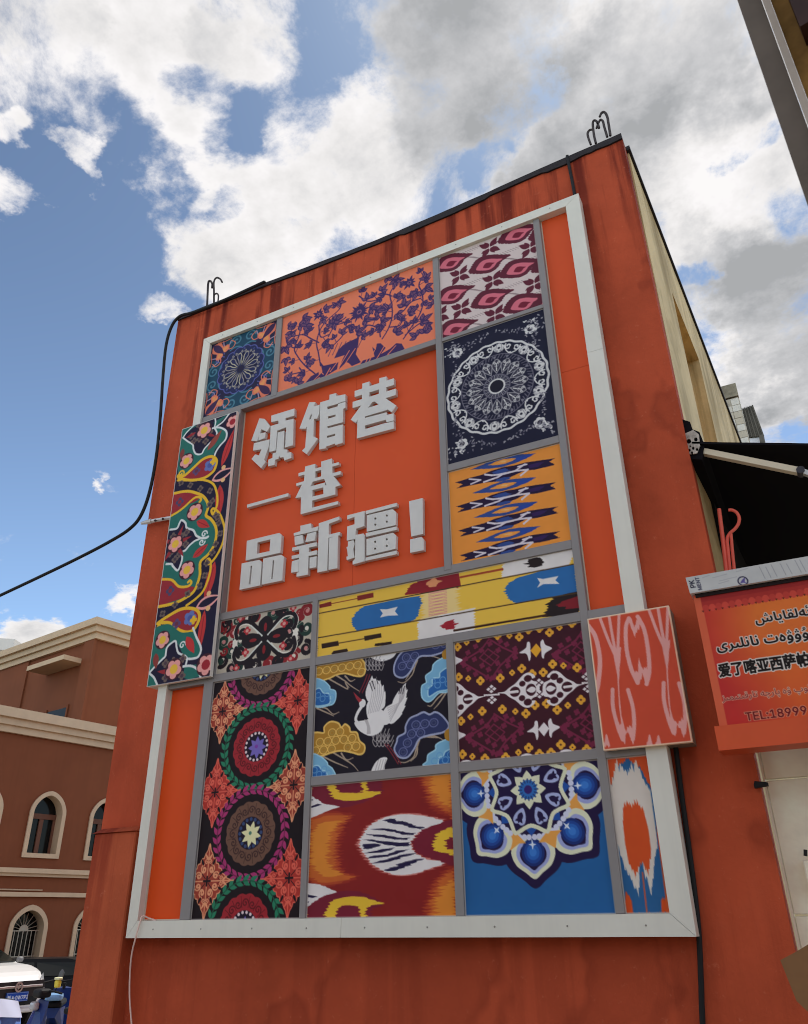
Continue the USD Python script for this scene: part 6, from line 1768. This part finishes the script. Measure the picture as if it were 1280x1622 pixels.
# ------------------------------------------------------------------ unseen row added behind the camera to hold low sky light off the gable
ROW = mat("added_row_plaster", (0.42, 0.36, 0.28), rough=0.9, vary=0.15, vscale=0.5)
row = thing("added_row", "unseen plastered row of shop houses added behind the viewer to block low sky light", "building", (5, -24, GROUND))
part(row, "wall", box(-30, 40, -34, -24, GROUND, 8.6), ROW)
part(row, "cornice", box(-30.2, 40.2, -24.3, -23.8, 8.6, 9.0), CEM)
for k in range(14):
    x = -27 + 5 * k
    for z in (3.6, 6.2):
        w = part(row, "window", box(x, x + 1.5, -24.001, -23.94, z, z + 1.9), CEM)
        part(w, "pane", box(x + 0.12, x + 1.38, -23.939, -23.93, z + 0.12, z + 1.78), mat("added_row_glass", (0.02, 0.02, 0.022), rough=0.1))
    part(row, "shop_shutter", box(x - 0.9, x + 2.6, -24.001, -23.93, GROUND, 3.0), CORR)

# ------------------------------------------------------------------ the brown building across the yard
PB = np.array([-13.595369, 10.776850, 0.0]); UB = np.array([0.1700, 0.98545, 0.0]); NB = np.array([0.98545, -0.1700, 0.0])
Bp = lambda s, o, z: PB + UB * s - NB * o + [0, 0, z]
BROWN = mat("brown_render", seen(99, 55, 34), rough=0.9, vary=0.10, vscale=0.9, streak=0.06, bump=0.2)
CREAM = mat("cream_trim", seen(160, 138, 112), rough=0.8, vary=0.08, vscale=3)
GLASS = mat("dark_window_glass", (0.006, 0.006, 0.006), rough=0.12, spec=0.2)
FRAME = mat("brown_window_frame", seen(92, 62, 48), rough=0.6)
GRILLE = mat("grey_grille", seen(150, 144, 130), rough=0.5, metal=0.3)
brown = thing("brown_building", "brown plastered building with cream cornices and pointed arch windows behind the cars", "building", Bp(0, 2, -0.6))
bbox = lambda s0, s1, o0, o1, z0, z1: hull([Bp(s, o, z) for s in (s0, s1) for o in (o0, o1) for z in (z0, z1)])
bslab = lambda poly, o0, o1: prism(poly, o1 - o0, Bp(0, o0, 0), UB, (0, 0, 1))


def arch(x0, x1, z0, zs, zt, n=9):
    """A pointed arch: straight sides to zs, then two curves that meet at the apex."""
    xc = (x0 + x1) / 2
    r = np.linspace(0, 1, n)
    lft = [(x0 + (xc - x0) * (1 - math.cos(t * math.pi / 2)) ** 0.9, zs + (zt - zs) * (0.86 * math.sin(t * math.pi / 2) + 0.14 * t)) for t in r]
    return Polygon([(x0, z0)] + lft + [(2 * xc - a, b) for a, b in lft[::-1][1:]] + [(x1, z0)])


step = 1.87
wins = []
for k in range(-3, 4):
    c = -0.48 + step * k
    wins.append((k, "up", c, arch(c - 0.545, c + 0.545, 3.22, 4.38, 4.97), arch(c - 0.43, c + 0.43, 3.335, 4.38, 4.85)))
    wins.append((k, "low", c + 0.03, arch(c + 0.03 - 0.545, c + 0.03 + 0.545, 0.28, 1.52, 2.07), arch(c + 0.03 - 0.43, c + 0.03 + 0.43, 0.38, 1.52, 1.94)))
fac = sbox(-9, -1.2, 9, 6.36)
for w in wins:
    fac = fac.difference(w[3].buffer(-0.03))
part(brown, "facade_wall", bslab(fac, 0, 0.34), BROWN)
part(brown, "interior", bbox(-9, 9, 1.2, 9, -1.2, 6.30), mat("dark_room", (0.01, 0.01, 0.01), rough=0.9))
for k, kind, c, outer, inner in wins:
    w = part(brown, "window", bslab(outer.difference(inner), -0.045, 0.30), CREAM)
    part(w, "pane", bslab(inner.buffer(0.02), 0.301, 0.31), GLASS, world=True)
    if kind == "up":
        part(w, "sash", [bbox(c - 0.43, c + 0.43, 0.255, 0.295, 4.24, 4.38), bbox(c - 0.06, c + 0.06, 0.252, 0.297, 3.34, 4.235), bbox(c - 0.43, c - 0.36, 0.255, 0.295, 3.34, 4.235), bbox(c + 0.36, c + 0.43, 0.255, 0.295, 3.34, 4.235)], FRAME)
    else:
        for j in range(7):
            x = c - 0.36 + 0.12 * j
            part(w, "grille_bar", bbox(x - 0.009, x + 0.009, 0.20, 0.215, 0.38, 1.44), GRILLE)
        part(w, "grille_bar", bbox(c - 0.43, c + 0.43, 0.198, 0.217, 1.44, 1.465), GRILLE)
        part(w, "grille_bar", bbox(c - 0.43, c + 0.43, 0.198, 0.217, 0.84, 0.86), GRILLE)
        for a in np.radians([15, 37, 60, 82, 98, 120, 143, 165]):
            rr = 0.41 if abs(math.cos(a)) > 0.6 else 0.44
            part(w, "fan_bar", tube([Bp(c + 0.1 * math.cos(a), 0.208, 1.47 + 0.1 * math.sin(a)), Bp(c + rr * math.cos(a), 0.208, 1.47 + rr * 0.92 * math.sin(a))], 0.009, 5), GRILLE)
        part(w, "fan_boss", bslab(Polygon([(c + 0.13 * math.cos(t), 1.466 + 0.13 * math.sin(t)) for t in np.linspace(0, math.pi, 13)]), 0.195, 0.215), GRILLE)
for z0, z1, o in ((6.362, 6.55, -0.10), (6.551, 6.74, -0.18), (6.741, 7.0, -0.28)):
    part(brown, "cornice", bbox(-9, 9, o, 0.9, z0, z1), CREAM)
for z0, z1, o in ((2.83, 2.95, -0.13), (2.75, 2.829, -0.07), (2.26, 2.37, -0.07)):
    part(brown, "string_course", bbox(-9, 9, o, -0.001, z0, z1), CREAM)
part(brown, "pipe", tube([Bp(-6, -0.03, 2.43), Bp(-0.25, -0.03, 2.425)], 0.018, 6), CREAM)
# the upper storey, set back behind the parapet
US, UO = 1.02, 1.5
part(brown, "storey_wall", bbox(US, 9, UO, 9, 6.31, 10.35), BROWN)
part(brown, "pier", bbox(US - 0.10, US - 0.001, UO - 0.04, UO + 0.55, 6.9, 10.2), BROWN)
part(brown, "pier", bbox(US - 0.06, US - 0.001, 5.6, 9, 6.9, 10.2), BROWN)
for z0, z1, o in ((10.15, 10.36, 0.12), (10.361, 10.56, 0.22), (10.561, 10.80, 0.34)):
    part(brown, "roof_cornice", bbox(US - o, 9, UO - o, 9.3, z0, z1), CREAM)
part(brown, "door_canopy", bbox(US - 0.75, US - 0.002, 2.05, 4.3, 9.40, 9.56), CREAM, label="flat cream slab over the roof terrace door")
dr = part(brown, "terrace_door", bbox(US - 0.02, US - 0.002, 2.55, 3.75, 6.4, 8.02), GLASS)
part(dr, "jamb", [bbox(US - 0.05, US - 0.003, 2.47, 2.549, 6.4, 8.10), bbox(US - 0.05, US - 0.003, 3.751, 3.83, 6.4, 8.10)], BROWN)
# a grey block far off behind it
fb = [ray(x, y) for x, y in ((-60, 1008), (30, 1018))]
fp = [EYE + d_ * 70 / np.hypot(d_[0], d_[1]) for d_ in fb]
far_b = thing("grey_building", "pale grey block just showing over the brown building's roof at the left edge", "building", [fp[1][0], fp[1][1], -1])
back_v = np.array([-0.5, 0.85, 0]) * 10
part(far_b, "wall", hull([[*p[:2], z] for p in (fp[0], fp[1], fp[1] + back_v, fp[0] + back_v) for z in (-1, fp[1][2] - 1.0)]), mat("grey_block", seen(150, 144, 138), rough=0.9, vary=0.1))
part(far_b, "roof_slab", hull([[*(p[:2] + q), z] for p, q in ((fp[0], np.array([-1, -.8])), (fp[1], np.array([.5, -.8])), (fp[1] + back_v, np.array([.8, .6])), (fp[0] + back_v, np.array([-.8, .6]))) for z in (fp[1][2] - 0.95, fp[1][2] + 0.0)]), mat("grey_slab", seen(178, 172, 164), rough=0.9))


# ------------------------------------------------------------------ vehicles
def ground_z(x):
    return GROUND - 0.10 * float(np.clip((-x - 0.5) / 5, 0, 1))


def rounded(x0, x1, y0, y1, z0, z1, r):
    pts = []
    for x in (x0 + r, x1 - r):
        for y in (y0 + r, y1 - r):
            for z in (z0 + r, z1 - r):
                s = trimesh.creation.icosphere(1, r).vertices + [x, y, z]
                pts.append(s)
    return hull(np.vstack(pts))


def profile_body(prof, halfw, round_=0.08):
    """A car body from a side outline (x, z) and a half width that varies with x and z: hulls of neighbouring slices."""
    out = []
    for (xa, la), (xb, lb) in zip(prof[:-1], prof[1:]):
        pts = []
        for x, (zlo, zhi) in ((xa, la), (xb, lb)):
            w = halfw(x)
            for s in (-1, 1):
                pts += [(x, s * w * 0.94, zlo), (x, s * w, zlo + 0.12), (x, s * w, zlo + (zhi - zlo) * 0.72), (x, s * (w - round_), zhi - 0.02), (x, s * (w - round_ * 2.2), zhi)]
        out.append(hull(pts))
    return trimesh.util.concatenate(out)


def car(name, label, loc, rot, paint, plate_text=None, length=4.2, scale=(1, 1, 1)):
    t = thing(name, label, "car", loc, rot, group="cars parked in the yard")
    UsdGeom.Xformable(t).AddScaleOp().Set(Gf.Vec3f(*scale))
    P = lambda n, m, mt, lab=None, sm=False, par=None: part(par or t, n, m, mt, lab, smooth=sm, world=False)
    L = length / 2
    hw = lambda x: 0.84 - 0.27 * max(0, (x - (L - 0.9)) / 0.9) ** 2.0 - 0.10 * max(0, (-x - (L - 0.4)) / 0.4) ** 2
    prof = [(-L, (0.5, 0.98)), (-L + 0.25, (0.32, 1.06)), (-0.4, (0.28, 1.06)), (L - 1.15, (0.28, 1.06)), (L - 0.75, (0.28, 1.03)), (L - 0.50, (0.28, 0.985)), (L - 0.28, (0.28, 0.94)), (L - 0.12, (0.30, 0.88)), (L, (0.36, 0.80))]
    P("body", profile_body(prof, hw), paint, sm=35)
    roof = hull([(x, s * w, z) for x, w, z in ((-L + 0.15, 0.76, 1.03), (L - 1.15, 0.76, 1.03), (L - 2.15, 0.62, 1.46), (-L + 0.55, 0.62, 1.54), (-L + 0.3, 0.62, 1.48), (L - 2.4, 0.6, 1.53)) for s in (-1, 1)])
    P("cabin", roof, paint)
    gl = mat("car_glass", (0.008, 0.011, 0.010), rough=0.06, spec=0.35)
    ws = [np.array(p) for p in ((L - 1.19, -0.70, 1.075), (L - 1.19, 0.70, 1.075), (L - 2.10, 0.58, 1.44), (L - 2.10, -0.58, 1.44))]
    nn = np.cross(ws[1] - ws[0], ws[3] - ws[0]); nn /= np.linalg.norm(nn); nn = nn if nn[0] > 0 else -nn
    P("windscreen", hull([p + nn * d_ for p in ws for d_ in (-0.01, 0.014)]), gl)
    for s in (-1, 1):
        q = [np.array(p) for p in ((L - 1.32, s * 0.752, 1.08), (-0.25, s * 0.752, 1.08), (-0.3, s * 0.655, 1.44), (L - 2.2, s * 0.655, 1.42))]
        P("window", hull([p + [0, s * d_, 0.2 * d_] for p in q for d_ in (-0.01, 0.016)]), gl)
        q = [np.array(p) for p in ((-0.33, s * 0.752, 1.08), (-L + 0.3, s * 0.752, 1.08), (-L + 0.55, s * 0.655, 1.44), (-0.36, s * 0.655, 1.44))]
        P("window", hull([p + [0, s * d_, 0.2 * d_] for p in q for d_ in (-0.01, 0.016)]), gl)
        m = P("mirror", rounded(L - 1.36, L - 1.25, s * 0.88 - 0.06, s * 0.88 + 0.06, 1.05, 1.15, 0.04), mat("mirror_grey", (0.25, 0.25, 0.25), rough=0.4))
        h = P("headlight", hull([(L - 0.20, s * 0.70, 0.76), (L - 0.01, s * 0.48, 0.74), (L - 0.03, s * 0.48, 0.86), (L - 0.30, s * 0.72, 0.90), (L - 0.12, s * 0.6, 0.72)]), mat("headlamp", (0.55, 0.56, 0.58), rough=0.08, spec=0.9))
        for x in (L - 0.82, -L + 0.78):
            w = P("wheel", lathe([(0.0, -0.10), (0.29, -0.10), (0.325, -0.06), (0.325, 0.06), (0.29, 0.10), (0.0, 0.10)], (x, s * 0.76, 0.325), (0, 1, 0), 24), mat("tyre", (0.02, 0.02, 0.02), rough=0.85))
            P("rim", lathe([(0.0, -0.115), (0.2, -0.112), (0.21, -0.10), (0.21, 0.10), (0.2, 0.112), (0.0, 0.115)], (x, s * 0.76, 0.325), (0, 1, 0), 18), mat("alloy", (0.5, 0.5, 0.5), rough=0.35, metal=0.8), par=w)
    g_ = P("grille", hull([(L + d_, s * y, z) for d_ in (-0.03, 0.004) for s in (-1, 1) for y, z in ((0.54, 0.80), (0.58, 0.70), (0.47, 0.55))]), mat("grille_dark", (0.03, 0.02, 0.02), rough=0.4))
    ch = mat("chrome", (0.62, 0.56, 0.55), rough=0.2, metal=0.9)
    P("chrome_bar", rounded(L - 0.01, L + 0.025, -0.52, 0.52, 0.690, 0.735, 0.015), ch, par=g_)
    P("badge", trimesh.creation.annulus(0.055, 0.082, 0.02, sections=24, transform=trimesh.transformations.translation_matrix([L + 0.03, 0, 0.712]) @ trimesh.transformations.rotation_matrix(math.pi / 2, [0, 1, 0])), ch, par=g_)
    P("badge_centre", hull([(L + d_, y, z) for d_ in (0.0, 0.03) for y, z in ((-0.012, 0.665), (0.03, 0.70), (0.012, 0.76), (-0.03, 0.725))]), ch, par=g_)
    P("air_intake", hull([(L + d_, s * y, z) for d_ in (-0.05, 0.003) for s in (-1, 1) for y, z in ((0.50, 0.585), (0.40, 0.42))]), mat("black_plastic", (0.015, 0.015, 0.016), rough=0.6))
    P("bumper_lip", rounded(L - 0.2, L + 0.03, -0.55, 0.55, 0.30, 0.40, 0.04), paint)
    if plate_text:
        pc = Image.new("RGB", (440, 140), (30, 66, 150))
        dd = ImageDraw.Draw(pc)
        dd.rectangle([6, 6, 433, 133], outline=(200, 206, 216), width=4)
        dd.text((20, 108), plate_text[0], (220, 224, 230), font=font("CJK", 76), anchor="ls", stroke_width=2)
        dd.text((104, 108), plate_text[1:], (220, 224, 230), font=font("Inter", 76), anchor="ls", stroke_width=2)
        nx, nz = 66, 21
        small = np.asarray(pc.resize((nx + 1, nz + 1), Image.BOX)).reshape(-1, 3)
        gx, gz = np.meshgrid(np.linspace(-0.22, 0.22, nx + 1), np.linspace(0.63, 0.49, nz + 1))
        v = np.stack([np.full(gx.size, L + 0.034), gx.ravel(), gz.ravel()], 1)
        i = np.arange(gx.size).reshape(gx.shape)
        q = np.stack([i[:-1, :-1], i[1:, :-1], i[1:, 1:], i[:-1, 1:]], -1).reshape(-1, 4)
        m = usdkit.mesh(stage, fresh(str(t.GetPath()), "number_plate"), (v, np.vstack([q[:, [0, 1, 2]], q[:, [0, 2, 3]]])), PRINT)
        UsdGeom.PrimvarsAPI(m).CreatePrimvar("print", Sdf.ValueTypeNames.Color3fArray, "vertex").Set(Vt.Vec3fArray.FromNumpy(np.clip(lin(small) / 0.8, 0.003, 0.86).astype(np.float32)))
        P("plate_holder", box(L - 0.02, L + 0.032, -0.225, 0.225, 0.485, 0.635), mat("plate_blue", (0.02, 0.06, 0.25), rough=0.4))
    return t


def at(px, depth, z=0.0):
    """The point below a pixel column at a horizontal distance."""
    d_ = ray(px, 1466)
    return EYE[:2] + d_[:2] / np.hypot(*d_[:2]) * depth


def heading(px):
    d_ = ray(px, 1466)
    return math.degrees(math.atan2(-d_[1], -d_[0]))


c0 = at(46, 20.6)
psi = -36.0
face = heading(47) - psi
L_ = 2.1
fwd = np.array([math.cos(math.radians(face)), math.sin(math.radians(face))])
WHITE_CAR = mat("white_car_paint", (0.80, 0.80, 0.79), rough=0.25, coat=0.5)
cc = c0 - fwd * L_ * 1.12
car("white_car", "white car with a blue number plate, nose towards the street at the bottom left", (*cc, ground_z(cc[0])), face, WHITE_CAR, "新A·0W7P2", scale=(1.12, 1.12, 1.14))
DARK_CAR = mat("black_car_paint", (0.004, 0.004, 0.005), rough=0.4, spec=0.25)
c1 = at(96, 24.2)
car("black_car", "black car parked side on behind the scooter at the bottom left", (*c1, ground_z(c1[0])), heading(88) + 82, DARK_CAR, None, 5.6, (1, 1, 0.79))


def scooter(label, loc, rot, paint, seat, cover=None, mirrors=(-1, 1), dash=True):
    t = thing("electric_scooter", label, "scooter", loc, rot, group="scooters parked beside the orange wall")
    P = lambda n, m, mt, lab=None, par=None, sm=False: part(par or t, n, m, mt, lab, smooth=sm, world=False)
    dk = mat("scooter_black", (0.014, 0.014, 0.016), rough=0.5)
    for x in (0.60, -0.58):
        w = P("wheel", lathe([(0.12, -0.045), (0.20, -0.05), (0.225, 0), (0.20, 0.05), (0.12, 0.045), (0.12, -0.045)], (x, 0, 0.225), (0, 1, 0), 20), mat("tyre", (0.02, 0.02, 0.02), rough=0.85))
        P("rim", lathe([(0.0, -0.03), (0.119, -0.03), (0.119, 0.03), (0.0, 0.03)], (x, 0, 0.225), (0, 1, 0), 14), mat("alloy", (0.5, 0.5, 0.5), rough=0.35, metal=0.8), par=w)
    P("floorboard", rounded(-0.20, 0.36, -0.14, 0.14, 0.24, 0.32, 0.035), dk)
    P("leg_shield", hull([(0.38, s * 0.17, 0.26) for s in (-1, 1)] + [(0.46, s * 0.22, 0.60) for s in (-1, 1)] + [(0.36, s * 0.17, 0.92) for s in (-1, 1)] + [(0.50, 0, 0.62), (0.44, 0, 0.28), (0.42, 0, 0.95)]), paint)
    P("mudguard", hull([(0.36, 0, 0.46), (0.60, 0.07, 0.47), (0.60, -0.07, 0.47), (0.84, 0.03, 0.36), (0.84, -0.03, 0.36), (0.46, 0.08, 0.40), (0.46, -0.08, 0.40)]), paint)
    P("tail_cover", hull([(-0.18, s * 0.14, 0.26) for s in (-1, 1)] + [(-0.16, s * 0.13, 0.68) for s in (-1, 1)] + [(-0.78, s * 0.12, 0.70) for s in (-1, 1)] + [(-0.82, s * 0.06, 0.56) for s in (-1, 1)] + [(-0.5, s * 0.15, 0.42) for s in (-1, 1)]), paint)
    P("seat", rounded(-0.80, -0.06, -0.14, 0.14, 0.70, 0.80, 0.045), seat)
    P("steering_column", tube([(0.56, 0, 0.30), (0.36, 0, 1.0)], 0.03, 8), dk)
    P("handlebar", tube(spline([(0.26, -0.34, 1.02), (0.34, -0.16, 1.05), (0.36, 0, 1.03), (0.34, 0.16, 1.05), (0.26, 0.34, 1.02)], 5), 0.016, 8), dk)
    if dash:
        P("dashboard", rounded(0.30, 0.50, -0.13, 0.13, 0.96, 1.08, 0.045), dk)
    P("headlight", rounded(0.44, 0.54, -0.08, 0.08, 0.80, 0.92, 0.04), mat("headlamp", (0.55, 0.56, 0.58), rough=0.08, spec=0.9))
    for s in mirrors:
        m = P("mirror", lathe([(0, -0.012), (0.06, -0.010), (0.07, 0), (0.06, 0.010), (0, 0.012)], (0.30, s * 0.30, 1.27), (1, 0, 0.1), 14), mat("mirror_back", (0.10, 0.10, 0.11), rough=0.35))
        P("mirror_stalk", tube([(0.30, s * 0.20, 1.05), (0.30, s * 0.27, 1.2), (0.30, s * 0.29, 1.25)], 0.008, 6), dk, par=m)
    if cover:
        P("top_box", rounded(-0.94, -0.68, -0.14, 0.14, 0.81, 0.92, 0.045), cover)
    return t


BLUE = mat("blue_scooter_paint", (0.012, 0.035, 0.18), rough=0.3, coat=0.4)
sx = at(122, 15.4)
scooter("dark blue electric scooter with a yellow tag, beside the orange wall's corner", (*sx, ground_z(sx[0])), heading(88) - 62, BLUE, mat("scooter_seat", (0.015, 0.015, 0.016), rough=0.7), None, (1,))
q = EYE + ray(92, 1555) / np.linalg.norm(ray(92, 1555)[:2]) * 14.9
tg = thing("yellow_pouch", "small yellow pouch hung on the dark blue scooter's handlebar", "pouch", q - [0, 0, 0.08])
part(tg, "bag", rounded(q[0] - 0.05, q[0] + 0.05, q[1] - 0.03, q[1] + 0.03, q[2] - 0.08, q[2] + 0.02, 0.02), mat("yellow_plastic", seen(226, 170, 60), rough=0.5))
part(tg, "flap", rounded(q[0] - 0.06, q[0] + 0.06, q[1] - 0.035, q[1] + 0.035, q[2] + 0.021, q[2] + 0.06, 0.015), mat("pale_flap", seen(214, 196, 150), rough=0.5))
sx2 = at(113, 17.6)
LIGHTBLUE = mat("light_blue_paint", seen(104, 140, 176), rough=0.3, coat=0.3)
scooter("electric scooter with a light blue tail box, behind the dark blue scooter", (*sx2, ground_z(sx2[0])), heading(70) + 172, BLUE, mat("scooter_seat", (0.015, 0.015, 0.016), rough=0.7), LIGHTBLUE, (), False)
sx3 = at(-8, 14.0)
s3 = scooter("scooter under a blue and white apron at the very corner below the white car", (*sx3, ground_z(sx3[0])), heading(8) + 25, mat("white_scooter_paint", seen(200, 204, 214), rough=0.35), mat("scooter_seat", (0.015, 0.015, 0.016), rough=0.7), None, (), False)
cl = []
for k in range(9):
    y = -0.34 + 0.085 * k
    cl.append([(0.36 + 0.02 * math.sin(k * 1.7), y, 1.06 - 0.25 * abs(y) ** 1.5), (0.56 + 0.03 * math.sin(k * 2.1), y * 1.05, 0.86 - 0.1 * abs(y)), (0.60 + 0.035 * math.sin(k * 2.6 + 1), y * 1.08, 0.55)])
v = np.array(cl).reshape(-1, 3)
f_ = []
for k in range(8):
    for j in range(2):
        a, b = k * 3 + j, (k + 1) * 3 + j
        f_ += [[a, b, b + 1], [a, b + 1, a + 1]]
va = trimesh.Trimesh(np.vstack([v, v - [0.012, 0, 0.004]]), f_ + [[c + len(v) for c in t_[::-1]] for t_ in f_], process=False)
off = thing("scooter_apron", "blue and white quilted wind apron on the scooter at the bottom left corner", "apron", (*sx3, ground_z(sx3[0])), heading(8) + 25)
part(off, "cloth", va, mat("apron_blue", seen(84, 116, 178), rough=0.8, vary=0.3, vscale=7), smooth=True, world=False)
yoke = trimesh.Trimesh(np.vstack([v * [1, 1.02, 1] + [0.014, 0, 0.012], v * [1, 1.02, 1] + [0.004, 0, 0.006]])[:, :], [t_ for t_ in f_ if min(t_) % 3 == 0 and max(x % 3 for x in t_) < 2], process=False)
yoke.remove_unreferenced_vertices()
part(off, "white_yoke", yoke, mat("apron_white", seen(150, 156, 176), rough=0.8), smooth=True, world=False)
